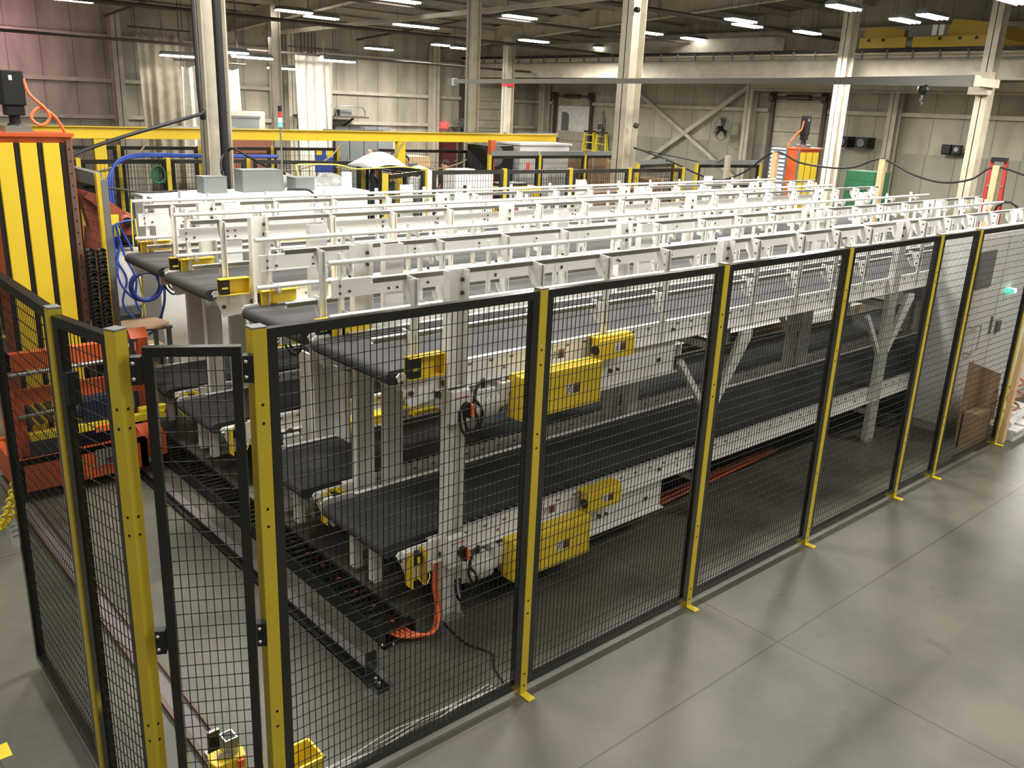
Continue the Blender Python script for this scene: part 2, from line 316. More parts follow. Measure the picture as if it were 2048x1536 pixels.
# ------------------------------------------------------------------ curtains
def curtain(label, x0, x1, y, z0, z1, m, grp='wall curtains', seed=0):
    rnd = random.Random(seed); n_ = int((x1 - x0) / .045); mb = MB(); vs = []
    ph = [rnd.uniform(0, 6) for _ in range(4)]
    for j in range(13):
        t = j / 12; z = z1 + (z0 - z1) * t
        for i in range(n_ + 1):
            s_ = i / n_; x = x0 + (x1 - x0) * s_ + .10 * t * math.sin(s_ * 9 + ph[0])
            a = .035 + .07 * t
            yy = y + a * (math.sin(s_ * (x1 - x0) * 22 + ph[1] + .6 * math.sin(s_ * 5 + 2 * t)) + .5 * math.sin(s_ * (x1 - x0) * 9 + ph[2]))
            zz = z - (.08 * abs(math.sin(s_ * (x1 - x0) * 7 + ph[3])) if j == 0 else 0); vs.append((x, yy, zz))
    w = n_ + 1; mb.add(vs, [(j * w + i, j * w + i + 1, (j + 1) * w + i + 1, (j + 1) * w + i) for j in range(12) for i in range(n_)], True)
    c = thing('curtain', label, 'curtain', ((x0 + x1) / 2, y, 0), 0, grp)
    o = mb.build('curtain_fabric', m, c); so = o.modifiers.new('s', 'SOLIDIFY'); so.thickness = .012
    g = MB().cyl((x0 - .2, y, z1 + .12), (x1 + .25, y, z1 + .12), .025, 8)
    for i in range(int((x1 - x0) / .18) + 1): g.cyl((x0 + i * .18, y, z1 - .04), (x0 + i * .18, y, z1 + .12), .008, 6)
    for x in (x0, x1): g.cyl((x, y, z1 + .12), (x, y, zr(y) - .2), .012, 6)
    g.build('curtain_rail', 'darksteel', c)
curtain('long dingy beige curtain at the left end of the back wall', 6.85, 8.25, 25.0, .3, 4.95, 'cloth', seed=1)
curtain('white curtain hanging behind the first building column', 7.35, 9.05, 23.0, .5, 4.05, 'clothw', seed=2)
curtain('tall white and grey curtain right of the signal light mast', 11.45, 12.85, 24.0, .4, 4.72, 'clothw', seed=3)

# ------------------------------------------------------------------ lamps
LMP = [(9.864, 20.976, 5.6, 'brightest lamp at the top just right of the slim far column'), (11.193, 21.794, 5.6, 'dim angled lamp just right of the brightest top left lamp'),
 (13.969, 21.271, 5.6, 'smaller of the two lamps side by side left of the middle'), (14.497, 21.231, 5.6, 'larger of the two lamps side by side left of the middle'),
 (14.956, 24.5, 5.042, 'slim lamp hanging before the dark upper back wall'), (8.094, 20, 4.261, 'lamp left of the slim far column'), (11.458, 24.8, 4.201, 'low lamp just behind the slim far column'),
 (10.946, 20.5, 4.359, 'long lamp hanging in front of the tall curtain top'), (7.41, 20, 4.35, 'lamp right behind the thick black pipe'), (7.709, 24, 4.326, 'small lamp left of the first building column'),
 (17.441, 24, 5.327, 'lamp above the runway beam end left of the third column'), (17.529, 23, 5.213, 'bright lamp partly behind the third column'),
 (13.793, 15.851, 5.6, 'lamp at the top centre right of the third column'), (16.3, 18, 5.244, 'lamp below the top centre one'), (21.632, 20, 5.449, 'small lamp left of the central column'),
 (18.787, 15.599, 5.6, 'lamp just right of the central column'), (20.97, 15.592, 5.6, 'second lamp right of the central column'), (18.034, 11.582, 5.6, 'large bright lamp between the central and lit columns'),
 (16.92, 11.012, 5.6, 'short lamp just above the large bright one'), (20.294, 11.17, 5.6, 'small lamp left of the brightly lit column'), (15.612, 7.501, 5.6, 'lamp partly behind the brightly lit column'),
 (18.471, 7.534, 5.6, 'left lamp of the glaring pair over the yellow crane'), (17.938, 6.651, 5.6, 'right lamp of the glaring pair over the yellow crane'),
 (9.871, 15.75, 5.6, 'lamp cut by the top edge of the picture'), (4.9, 24.0, 5.55, 'long unlit looking lamp over the pinkish wall'), (15.995, 4.262, 5.6, 'lamp at the top right corner')]
lamp0 = None
for (x, y, z, lb) in LMP:
    if lamp0 is None:
        lamp0 = t = thing('ceiling_lamp', lb, 'lamp', (x, y, z), 0, 'high bay lamps')
        MB().add([(-.55, -.17, .0), (.55, -.17, 0), (.55, .17, 0), (-.55, .17, 0), (-.5, -.08, .1), (.5, -.08, .1), (.5, .08, .1), (-.5, .08, .1)], MB.BF).build('lamp_housing', 'grey', t, False)
        g = MB()
        for k in (-.11, 0, .11): g.cyl((-.52, k, -.02), (.52, k, -.02), .022, 8)
        g.build('lamp_tube', 'lamp', t, False)
        g = MB()
        for k in (-.45, .45): g.cyl((k, 0, .1), (k, 0, .9), .006, 5)
        g.build('hanger_wire', 'darksteel', t, False)
    else: dup(lamp0, (x, y, z), lb)

# ------------------------------------------------------------------ crane runway, crane, jib
t = thing('crane_runway', 'long pale crane runway beam with ladder-like conductor rail below the yellow crane', 'beam', (21, 15, 4.4))
g = MB().box(20.93, -4, 4.42, 20.96, 27.3, 5.04)
g.box(20.78, -4, 5.02, 21.12, 27.3, 5.06); g.box(20.82, -4, 4.40, 21.08, 27.3, 4.44); g.build('runway_girder', 'cream', t)
g = MB().box(20.82, -4, 5.10, 20.96, 27.3, 5.17)
g.build('crane_rail', 'blackp', t)
g = MB().box(20.74, -4, 4.90, 20.77, 27.3, 4.93)
for i in range(44): g.box(20.74, -3.6 + i * .7, 4.90, 20.80, -3.57 + i * .7, 5.12)
g.build('conductor_rail', 'greyd', t)
tag(MB().box(21.3, 12.9, 5.2, 21.9, 26, 5.6).build('ventilation_duct', 'cream'), 'pale horizontal duct above the runway beam, right of the central column', 'duct')
t = thing('overhead_crane', 'yellow overhead travelling crane standing on the runway beam', 'crane', (21, 8, 5.18))
for (a, b) in ((6.55, 8.40), (8.58, 9.86)): MB().box(20.8, a, 5.18, 21.1, b, 5.44).build('end_truck', 'craney_shaded', t)
MB().prism([(8.7, 5.44), (9.8, 5.44), (9.8, 5.70), (9.3, 5.72), (8.7, 5.62)], 'x', 20.9, 24.5).build('bridge_girder', 'craney_shaded', t)
MB().prism([(6.6, 5.44), (7.6, 5.44), (7.5, 5.82), (7.4, 5.84), (6.6, 5.74)], 'x', 20.9, 24.5).build('bridge_girder', 'craney_shaded', t)
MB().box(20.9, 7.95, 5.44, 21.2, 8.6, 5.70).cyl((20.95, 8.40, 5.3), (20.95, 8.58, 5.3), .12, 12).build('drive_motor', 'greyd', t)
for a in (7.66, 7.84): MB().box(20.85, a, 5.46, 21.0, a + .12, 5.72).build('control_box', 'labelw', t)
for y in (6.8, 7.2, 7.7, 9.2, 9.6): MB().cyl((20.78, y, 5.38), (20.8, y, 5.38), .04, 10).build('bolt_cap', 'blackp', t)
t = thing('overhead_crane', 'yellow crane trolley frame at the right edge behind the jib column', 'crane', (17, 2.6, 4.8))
MB().box(20.2, 2.2, 4.55, 20.6, 4.9, 4.80).build('end_truck', 'craney_shaded', t); MB().bar((20.4, 4.5, 4.8), (20.4, 4.3, 5.45), .10).bar((20.4, 3.8, 4.8), (20.4, 3.95, 5.3), .08).bar((20.4, 3.6, 4.8), (20.4, 3.9, 5.3), .06).box(20.2, 3.8, 4.8, 20.6, 4.65, 4.86).box(20.2, 4.15, 4.86, 20.6, 4.6, 5.15).build('trolley_frame', 'yellowm', t)
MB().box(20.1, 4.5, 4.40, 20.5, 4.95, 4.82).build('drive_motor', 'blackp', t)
t = thing('jib_crane', 'long dark jib boom reaching left from the right column, with small trolley at its tip', 'crane', (19.2, 5.6, 3.5))
J0 = Vector((18.05, 5.62, 4.25)); J1 = Vector((6.0, 8.58, 3.62)); dj = (J1 - J0).normalized(); sj = Vector((-dj.y, dj.x, 0)).normalized() * .06
g = MB(); 
def jib(a, b, za0, za1, zb0, zb1):
    g.add([a + sj + V(0, 0, za0), a - sj + V(0, 0, za0), b - sj + V(0, 0, zb0), b + sj + V(0, 0, zb0), a + sj + V(0, 0, za1), a - sj + V(0, 0, za1), b - sj + V(0, 0, zb1), b + sj + V(0, 0, zb1)], MB.BF)
Jm = J0.lerp(J1, .42); jib(J0, Jm, -.13, .11, -.055, .055); jib(Jm, J1, -.055, .055, -.03, .035)
g.build('jib_boom', 'boom', t)
g = MB().box(J0.x - .02, J0.y - .1, J0.z - .12, J0.x + .3, J0.y + .1, J0.z + .12).box(J0.x + .25, 5.55, J0.z - .1, 19.5, 5.85, J0.z + .08).box(19.3, 5.7, 4.0, 19.55, 6.15, 4.5); g.build('pivot_bracket', 'cream', t)
MB().box(J1.x - .06, J1.y - .05, J1.z - .06, J1.x + .05, J1.y + .06, J1.z + .05).build('boom_tip_trolley', 'grey', t)
Jh = J0.lerp(J1, .118)
h = thing('chain_hoist', 'small black chain hoist with hook hanging from the jib boom near the right column', 'hoist', Jh - V(0, 0, .6))
MB().sphere(Jh - V(0, 0, .18), .12).build('hoist_body', 'blackp', h); MB().cyl(Jh - V(0, 0, .38), Jh - V(0, 0, .1), .015, 6).build('hoist_chain', 'steel', h)
MB().tube([Jh - V(0, 0, .36), Jh - V(.05, 0, .42), Jh - V(0, 0, .49), Jh - V(-.05, 0, .44)], .022, 6).build('hook', 'rail', h)

# ================================================================== SAFETY FENCE
H = 2.4
def wiremesh(x0, x1, z0, z1, sx=.0318, sz=.0632, r=.0016, y=0):
    g = MB(); nx = int((x1 - x0) / sx); nz = int((z1 - z0) / sz)
    for i in range(1, nx + 1): x = x0 + i * sx; g.box(x - r, y - r, z0, x + r, y + r, z1)
    for i in range(1, nz + 1): z = z1 - i * sz; g.box(x0, y + r, z - r, x1, y + 3 * r, z + r)
    return g
def frame(x0, x1, z0, z1, w=.042, y=0, d=.036, wv=None):
    wv = wv or w
    return MB().box(x0, y - d / 2, z1 - w, x1, y + d / 2, z1).box(x0, y - d / 2, z0, x1, y + d / 2, z0 + w).box(x0, y - d / 2, z0 + w, x0 + wv, y + d / 2, z1 - w).box(x1 - wv, y - d / 2, z0 + w, x1, y + d / 2, z1 - w)
def post(parent, x, w=.0508, h=H, y0=0, dpt=.0508, foot=True, front=-1, rel=False):
    p = MB().box(x, y0, .006, x + w, y0 + dpt, h - .006).build('post', 'yellow', parent, rel)
    MB().box(x - .002, y0 - .002, h - .006, x + w + .002, y0 + dpt + .002, h).build('post_cap', 'greyd', p, rel)
    g = MB()
    for z in (2.08, 2.0, 1.62, 1.54, .62, .54, .14, .06):
        if z < h: g.cyl((x + w / 2, y0 - .0015, z), (x + w / 2, y0 + .004, z), .0065, 8)
    g.build('bolt_hole', 'blackp', p, rel)
    if foot: MB().box(x, y0 - .075, 0, x + w, y0 + dpt + .075, .008).cyl((x + w / 2, y0 - .05, .008), (x + w / 2, y0 - .05, .011), .010, 10).build('foot_plate', 'yellowb', p, rel)
    return p
PX = [-1.534, 0, 1.545, 3.066, 4.57, 5.362, 6.879]
F1 = thing('safety_fence', 'long front run of black wire fence with yellow posts in front of the white conveyors', 'fence')
for i, x in enumerate(PX):
    w = .06 if i == 0 else .0508
    post(F1, x, w, H, 0, w)
for i in range(len(PX) - 1):
    a = PX[i] + (.06 if i == 0 else .0508); b = PX[i + 1]
    f = frame(a + .004, b - .004, .055, H - .012, .042, .022, .036).build('panel_frame', 'black', F1, False)
    wiremesh(a + .046, b - .046, .097, H - .054, y=.024).build('wire_mesh', 'wire', f, False)
G = Vector((-1.972, .23, 0)); L1 = Vector((-2.073, .731, 0))
# gate post, angled gate and panel
def rotrun(a, b): d_ = b - a; return math.atan2(d_.y, d_.x), d_.length
ga, gl = rotrun(Vector((-1.925, .245, 0)), Vector((-1.545, .03, 0)))
gp = thing('fence_post', 'wide yellow corner post on which the narrow gate hangs', 'post', (-1.972, .23, 0), math.radians(25))
MB().box(0, 0, .006, .056, .056, H - .006).build('post_shaft', 'yellow', gp, False); MB().box(-.002, -.002, H - .006, .058, .058, H).build('post_cap', 'greyd', gp, False)
g = MB()
for z in (2.08, 2.0, 1.62, 1.54, .62, .54):
    g.cyl((-.0015, .028, z), (.004, .028, z), .0065, 8).cyl((.028, -.0015, z), (.028, .004, z), .0065, 8)
g.build('bolt_hole', 'blackp', gp, False); MB().box(-.06, 0, 0, .12, .056, .008).build('foot_plate', 'yellowb', gp, False)
gt = thing('fence_gate', 'narrow black framed wire gate set at an angle beside the corner post', 'gate', (-1.885, .205, 0), ga)
gw = gl - .075
f = frame(0, gw, .06, 2.33, .038, 0, .04).build('gate_frame', 'black', gt, False)
wiremesh(.038, gw - .038, .098, 2.292, y=0).build('wire_mesh', 'wire', f, False)
for z in (2.245, 1.05):
    for xx in (-.045, gw + .005):
        q = MB().box(xx, -.03, z - .06, xx + .04, .012, z + .05).build('hinge', 'blackp', gt, False)
        MB().sphere((xx + .012, -.032, z - .035), .009).sphere((xx + .012, -.032, z + .028), .009).build('hinge_bolt', 'chrome', q, False)
la, ll = rotrun(G + V(.01, .06, 0), L1 + V(.03, .0, 0))
p1 = thing('safety_fence', 'narrow black wire panel left of the gate post', 'fence', G + V(.004, .058, 0), la)
f = frame(.002, ll - .01, .06, 2.37, .045, 0, .04).build('panel_frame', 'black', p1, False)
wiremesh(.047, ll - .055, .1, 2.32, y=0).build('wire_mesh', 'wire', f, False)
q = MB().box(ll - .09, -.03, 2.0, ll - .05, .02, 2.14).build('hinge', 'blackp', p1, False); MB().sphere((ll - .07, -.03, 2.11), .008).sphere((ll - .07, -.03, 2.04), .008).build('hinge_bolt', 'chrome', q, False)
lf = thing('safety_fence', 'short left run of black wire fence with one yellow post, by the yellow chain', 'fence', (-2.073, .731, 0))
pl = MB().box(0, 0, .006, .05, .056, H - .006).build('post', 'yellow', lf, False); MB().box(-.002, -.002, H - .006, .052, .058, H).build('post_cap', 'greyd', pl, False)
MB().box(-.07, 0, 0, .12, .05, .008).build('foot_plate', 'yellowb', pl, False)
g0 = frame(.06, 1.22, .06, 2.385, .045, 0, .045)
def swapyx(mb, x=.025):   # turn a run along x into a run along y
    mb.v = [(x + v[1], v[0], v[2]) for v in mb.v]; return mb
f = swapyx(g0).build('panel_frame', 'black', lf, False)
swapyx(wiremesh(.105, 1.175, .105, 2.34)).build('wire_mesh', 'wire', f, False)

# ================================================================== CONVEYOR LANES
XA, XE = -.27, 10.72
W_ = .96
NP = [-.12, .87, 1.50, 2.15, 3.32, 4.0, 4.6, 5.2, 6.35, 6.95, 7.55, 8.2, 9.3, 9.9, 10.45]     # near guide posts
FP = [-.02, .62, 1.25, 1.95, 2.62, 3.3, 4.0, 4.7, 5.4, 6.1, 6.8, 7.5, 8.2, 8.9, 9.6, 10.35]
LX = [.17, 2.83, 5.80, 8.75]
def rollers(g, x0, x1, v, z, step=.076):
    x = x0
    while x < x1: g.cyl((x, v - .03, z), (x, v + .05, z), .013, 6); x += step
def make_belt(t, top, lower, mir):
    """one belt deck of a lane: belt, frames, rollers, drive, guards"""
    global MIR
    b0, b1 = (.05, .92) if not lower else (.10, .84); r = .045; g = MB(); vs = []; xa, xe = XA + .045, XE
    prof = [(1.2, top), (xa + .03, top)]
    for k in range(9):
        a = math.pi / 2 + math.pi * k / 8; prof.append((xa + r * math.cos(a), top - r + r * math.sin(a)))
    for k in range(9):
        a = -math.pi / 2 + math.pi * k / 8; prof.append((xe + r * math.cos(a), top - r + r * math.sin(a)))
    prof.insert(11, (xa + .03, top - 2 * r)); prof.insert(12, (xe - .03, top - 2 * r)); prof.append((xe - .03, top))
    n_ = len(prof); vs = [(p[0], b0, p[1]) for p in prof] + [(p[0], b1, p[1]) for p in prof]
    g.add(vs, [(i, (i + 1) % n_, (i + 1) % n_ + n_, i + n_) for i in range(n_)], True).add(vs, [tuple(range(n_)), tuple(range(2 * n_ - 1, n_ - 1, -1))])
    g.build('belt', 'beltc', t, False)
    for side in (0, 1):
        v = 0 if side == 0 else (W_ if not lower else .90); s = -1 if side == 0 else 1
        zt = top + .005; zb = top - .145
        g = MB().box(.02, v - .003, zb, XE - .05, v + .003, zt)
        g.box(.02, v, zt - .006, XE - .05, v - s * .035, zt).box(.02, v, zb, XE - .05, v + s * .05, zb + .006)
        if side == 0: g.box(.02, v, zt - .02, XE - .05, v + s * .012, zt)
        fr = g.build('side_frame', 'white', t, False)
        if side == 0:
            g = MB()
            for k in range(60): x = .3 + k * .17; g.box(x, -.004, zt - .045, x + .035, -.0035, zt - .03)
            for k in range(11): g.cyl((.6 + k * .97, -.006, zb + .05), (.6 + k * .97, -.003, zb + .05), .012, 8)
            g.build('slot_hole', 'greyd', fr, False)
        # nose bracket
        g = MB().prism([(XA + .03, top - .02), (XA + .05, top + .0), (XA + .12, top + .005), (XA + .30, top + .005), (XA + .30, top - .20), (XA + .12, top - .22), (XA + .07, top - .10)], 'y', v + s * .01, v + s * .022)
        g.box(XA + .07, v + s * .02, top - .035, XA + .14, v + s * .05, top + .0).cyl((XA + .06, v + s * .02, top - .05), (XA + .06, v + s * .035, top - .05), .02, 8)
        nb = g.build('nose_bracket', 'white', t, False)
        MB().cyl((XA + .05, v + s * .03, top - .05), (XA + .05, v + s * .045, top - .05), .010, 8).cyl((XA + .12, v + s * .03, top - .13), (XA + .12, v + s * .045, top - .13), .016, 8).cyl((.10, v + s * .02, top - .11), (.10, v + s * .035, top - .11), .022, 8).build('bolt', 'darksteel', nb, False)
    if lower:
        for vv in (.34, .58): MB().box(XA + .10, vv, .20, XA + .105, vv + .07, top - .09).box(XA + .10, vv, .20, XA + .16, vv + .07, .206).box(XA + .10, vv, .20, XA + .16, vv + .004, top - .09).build('nose_support', 'white', t, False)
    g = MB(); rollers(g, .25, XE - .1, .03 if not lower else .05, top - .018); g.build('roller_bed', 'steel', t, False)
    MB().box(.05, .03, top - .10, XE - .1, W_ - .09, top - .06).build('bed_pan', 'blackp', t, False)
    # deep drive plate
    MIR = mir
    z1 = top - .145; z2 = top - .41
    pz = MB().box(.62, .0, z2, 2.36, .008, z1 + .02).box(.62, -.045, z2, 2.36, .0, z2 + .008).build('drive_plate', 'white', t, False)
    g = MB().box(2.15, -.008, z2 + .10, 2.19, 0, z2 + .13).cyl((1.62, -.02, z2 + .12), (1.62, 0, z2 + .12), .018, 8).cyl((1.7, -.02, z2 + .12), (1.7, 0, z2 + .12), .012, 8).cyl((2.3, -.02, top - .07), (2.3, 0, top - .07), .014, 8)
    g.build('bolt', 'darksteel', pz, False)
    MB().box(.22, -.02, z1 - .012, .55, .1, z1 + .0).box(.55, -.10, z1 - .09, 1.0, -.05, z1 - .02).box(.5, -.10, z1 - .14, .56, .1, z1 - .02).build('motor_mount', 'white', t, False)
    # motor
    zm = top - .29; g = MB()
    g.cyl((.24, -.035, zm), (.30, -.035, zm), .075, 18, .085).cyl((.30, -.035, zm), (.47, -.035, zm), .085, 18).cyl((.47, -.035, zm), (.56, -.035, zm), .075, 18, .05).cyl((.56, -.035, zm), (.70, -.035, zm), .05, 14)
    g.box(.33, -.09, zm + .06, .46, .02, zm + .105)
    for k in range(9): g.cyl((.31 + k * .019, -.035, zm), (.317 + k * .019, -.035, zm), .093, 18)
    mo = g.build('gear_motor', 'white', t, False); mo['label'] = 'ribbed white gear motor'
    MB().cyl((.39, -.05, zm + .10), (.39, -.05, zm + .13), .014, 8).build('cable_gland', 'blackp', mo, False)
    MB().tube([(.39, -.05, zm + .12), (.385, -.06, zm + .165), (.33, -.10, zm + .17), (.27, -.12, zm + .12), (.26, -.12, zm + .02), (.30, -.12, zm - .08), (.26, -.13, zm - .15), (.20, -.13, zm - .10), (.18, -.125, zm + .02)], .009, 8).tube([(.27, -.11, zm + .07), (.33, -.12, zm - .02), (.31, -.125, zm - .12), (.24, -.135, zm - .19), (.16, -.13, zm - .10), (.15, -.12, zm + .02)], .009, 8).build('motor_cable', 'blackp', mo, False)
    # yellow guards
    zc = top - .13
    yg = MB().box(.585, -.20, zc - .28, 1.32, -.07, zc + .01).build('chain_guard', 'yellowm', t, False, .004); yg['label'] = 'large yellow drive guard box'
    MB().box(.62, -.2015, zc - .045, .76, -.2, zc - .02).build('name_label', 'bluel', yg, False)
    def warn(x, z, par, y=-.2015, k=1.0):
        MB().box(x, y, z, x + .05 * k, y + .0015, z + .055 * k).build('pictogram_label', 'labelw', par, False)
        g = MB(); yy = y - .001
        g.box(x + .022 * k, yy, z + .038 * k, x + .032 * k, y, z + .048 * k).bar((x + .024 * k, yy, z + .038 * k), (x + .018 * k, yy, z + .02 * k), .005 * k, .002).bar((x + .018 * k, yy, z + .02 * k), (x + .01 * k, yy, z + .005 * k), .004 * k, .002).bar((x + .02 * k, yy, z + .022 * k), (x + .035 * k, yy, z + .008 * k), .004 * k, .002).bar((x + .01 * k, yy, z + .032 * k), (x + .038 * k, yy, z + .028 * k), .004 * k, .002)
        g.build('pictogram', 'blackp', par, False)
        MB().box(x + .052 * k, y, z, x + .105 * k, y + .0015, z + .04 * k).build('text_label', 'label', par, False)
        MB().box(x + .052 * k, y, z + .041 * k, x + .105 * k, y + .0015, z + .055 * k).build('header_label', 'red2', par, False)
    warn(.98, zc - .17, yg, k=1.25)
    y2 = MB().box(1.36, -.13, zc - .02, 1.72, -.05, zc + .125).prism([(1.36, zc + .125), (1.72, zc + .125), (1.72, zc + .14), (1.36, zc + .14)], 'y', -.10, -.004).build('pulley_guard', 'yellowm', t, False, .003); y2['label'] = 'small yellow guard box'
    warn(1.51, zc + .03, y2, y=-.1315, k=1.1)
    MB().cyl((1.35, -.09, zc + .05), (1.36, -.09, zc + .05), .035, 12).build('shaft_end', 'blackp', y2, False)
    MB().cyl((1.72, -.07, zc + .06), (1.80, -.07, zc + .06), .01, 8).box(1.73, -.06, zc + .03, 1.78, 0, zc + .09).build('tensioner', 'white', t, False)
    warn(1.02, top - .115, t, y=-.0048, k=1.15)
    MIR = False
    return t
def plate(g, x, y, s, zt, w=.145, h=.15):
    """bracket plate in the yz plane carrying the guide rail; s=+1 opens inwards"""
    g.prism([(y, zt), (y + s * w, zt + .012), (y + s * w, zt - h * .55), (y + s * w * .62, zt - h), (y, zt - h)], 'x', x - .004, x + .004)
def make_guides(t):
    ztop, zlow = 2.305, 1.965
    # near side posts and brackets (one mesh each so that every post is a part)
    for x in NP:
        pp = MB().box(x - .018, -.012, 1.60, x + .022, -.006, ztop).box(x + .016, -.03, 1.60, x + .022, .0, ztop).build('guide_post', 'white', t, False)
        g = MB(); plate(g, x + .02, -.02, 1, zlow + .01); g.build('bracket_plate', 'white', pp, False)
        g = MB(); plate(g, x + .02, -.02, 1, ztop); g.build('bracket_plate', 'white', pp, False)
        g = MB()
        for z in (ztop - .03, ztop - .11, zlow - .02, zlow - .10): g.cyl((x + .012, .02, z), (x + .03, .02, z), .009, 8)
        g.build('bolt', 'darksteel', pp, False)
    g = MB()
    for z in (2.315, 1.96): g.box(XA - .06, .085, z - .004, XE, .115, z).box(XA - .06, .085, z - .03, XE, .089, z).box(XA - .06, .085, z - .034, XE, .115, z - .03)
    cr = g.build('channel_rail', 'white', t, False)
    for z in (2.315, 1.96): MB().box(XA - .06, .081, z - .029, XE, .085, z - .004).build('dark_insert', 'insert', cr, False)
    for x in FP:
        pp = MB().box(x - .02, W_ + .0, 1.60, x + .024, W_ + .006, ztop).box(x - .02, W_ - .03, 1.60, x - .014, W_, ztop).build('guide_post', 'white', t, False)
        for z in (2.245, 1.90):
            g = MB().box(x + .01, W_ - .12, z - .03, x + .016, W_, z + .022).box(x + .03, W_ - .085, z - .055, x + .036, W_ - .06, z - .015).box(x + .05, W_ - .085, z - .055, x + .056, W_ - .06, z - .015)
            g.build('hook_bracket', 'white', pp, False)
        g = MB()
        for z in (2.15, 2.05): g.cyl((x + .05, W_ - .034, z), (x + .05, W_ - .02, z), .009, 8)
        g.build('bolt', 'darksteel', pp, False)
    g = MB()
    for z in (2.262, 1.91): g.cyl((XA + .10, W_ - .10, z), (XE, W_ - .10, z), .0165, 12)
    g.build('round_rail', 'white', t, False)
    q = MB().box(XA + .17, W_ - .022, 2.018, XE - .1, W_ - .014, 2.125).box(XA + .17, W_ - .026, 2.012, XE - .1, W_, 2.018).box(XA + .17, W_ - .022, 2.125, .3, W_ + .012, 2.131).build('side_board', 'white', t, False)
    g = MB()
    for x in (-.04, .34, .41, 1.3, 2.0, 2.7, 3.4, 4.1, 4.8, 5.5, 6.2, 6.9, 7.6, 8.3, 9.0): g.cyl((x, W_ - .03, 2.09), (x, W_ - .02, 2.09), .009, 8).cyl((x, W_ - .03, 2.04), (x, W_ - .02, 2.04), .009, 8)
    g.build('bolt', 'darksteel', q, False)
    # sensors in yellow housings near the nose
    s1 = MB().box(-.20, -.04, 1.735, .05, -.036, 1.865).box(-.20, -.10, 1.86, .05, -.036, 1.866).box(-.20, -.10, 1.733, .05, -.036, 1.739).box(.044, -.10, 1.735, .05, -.036, 1.866)
    so = s1.build('sensor_housing', 'yellowm', t, False)
    MB().box(-.195, -.095, 1.742, -.12, -.042, 1.855).build('sensor_body', 'blackp', so, False); MB().box(-.185, -.0965, 1.785, -.135, -.095, 1.80).build('sensor_lens', 'yellowb', so, False)
    s2 = MB().box(-.10, W_ - .02, 1.735, -.094, W_ + .05, 1.865).box(-.10, W_ + .0, 1.735, .20, W_ + .006, 1.865).box(-.10, W_ - .05, 1.86, .20, W_ + .006, 1.866)
    so = s2.build('sensor_housing', 'yellowm', t, False); MB().box(-.103, W_ - .005, 1.755, -.1, W_ + .04, 1.845).build('sensor_body', 'blackp', so, False)
def make_low_guards(t, top):
    for (x, y, h_) in ((-.17, -.10, .24), (-.12, W_ + .0, .24)):
        s_ = MB().box(x, y, top - h_, x + .004, y + .09, top + .0).box(x, y + .086, top - h_, x + .11, y + .09, top + .0).box(x + .106, y, top - h_, x + .11, y + .09, top + .0).build('sensor_housing', 'yellowm', t, False)
        MB().box(x + .02, y + .02, top - .09, x + .085, y + .08, top - .02).build('sensor_body', 'blackp', s_, False); MB().box(x + .045, y + .01, top - .075, x + .06, y + .02, top - .035).build('sensor_lens', 'yellowb', s_, False)
        MB().tube([(x + .05, y + .03, top - .09), (x + .04, y, top - .16), (x + .08, y - .02, top - .22), (x + .13, y, top - .18), (x + .12, y + .05, top - .14)], .004, 6).build('sensor_cable', 'ylcable', s_, False)
def make_rack(t, mir):
    global MIR
    def leg(x, y, s, ztop):
        g = MB().box(x - .075, y, .012, x + .075, y + s * .006, ztop).box(x - .075, y - s * .055, .012, x - .069, y, ztop).box(x + .069, y - s * .055, .012, x + .075, y, ztop)
        l = g.build('leg', 'white', t, False)
        MB().box(x - .11, y - s * .07, 0, x + .10, y + s * .05, .012).cyl((x + .09, y - s * .03, .012), (x + .09, y - s * .03, .03), .014, 8).cyl((x - .09, y - s * .03, .012), (x - .09, y - s * .03, .03), .014, 8).build('foot_plate', 'steel', l, False)
        return l
    for i, x in enumerate(LX):
        l = leg(x, -.012, 1, 2.335)
        g = MB(); plate(g, x + .08, -.03, 1, 2.30); bp = g.build('bracket_plate', 'white', l, False); bp = l
        MB().cyl((x + .05, -.015, 2.27), (x + .1, -.015, 2.27), .012, 8).cyl((x + .05, -.015, 2.19), (x + .1, -.015, 2.19), .012, 8).build('bolt', 'darksteel', bp, False)
        leg(x + .24, W_ + .014, -1, 2.335)
        MB().box(x - .05, 0, .30, x + .05, W_, .36).box(x - .05, 0, 1.46, x + .05, W_, 1.52).build('cross_beam', 'white', t, False)
        if i: 
            MB().bar((x - .05, -.02, .98), (x - .42, -.02, 1.42), .05, .04, (0, 1, 0)).build('brace', 'white', t, False)
            MB().prism([(x + .06, .98), (x + .13, .98), (x + .50, 1.50), (x + .50, 1.56), (x + .36, 1.56)], 'y', -.05, -.01).build('gusset', 'white', t, False)
    # switch box on the first leg
    MIR = mir
    for zz, nm in ((1.40, 'upper'), (.42, 'lower')):
        b = MB().box(.10, -.115, zz, .235, -.065, zz + .21).build('switch_box', 'white', t, False, .003)
        MB().box(.115, -.1165, zz + .165, .22, -.115, zz + .172).build('red_stripe', 'red', b, False)
        k = MB().cyl((.20, -.15, zz + .10), (.20, -.115, zz + .10), .036, 18).cyl((.205, -.155, zz + .06), (.205, -.13, zz + .055), .02, 10).build('rotary_switch', 'blackp', b, False)
        MB().bar((.212, -.165, zz + .13), (.214, -.165, zz + .055), .017, .02, (0, 1, 0)).build('switch_handle', 'orangec', k, False)
    MIR = False
    return t
lanes = [(.94, 'nearest'), (2.02, 'second'), (3.61, 'third'), (4.73, 'farthest')]
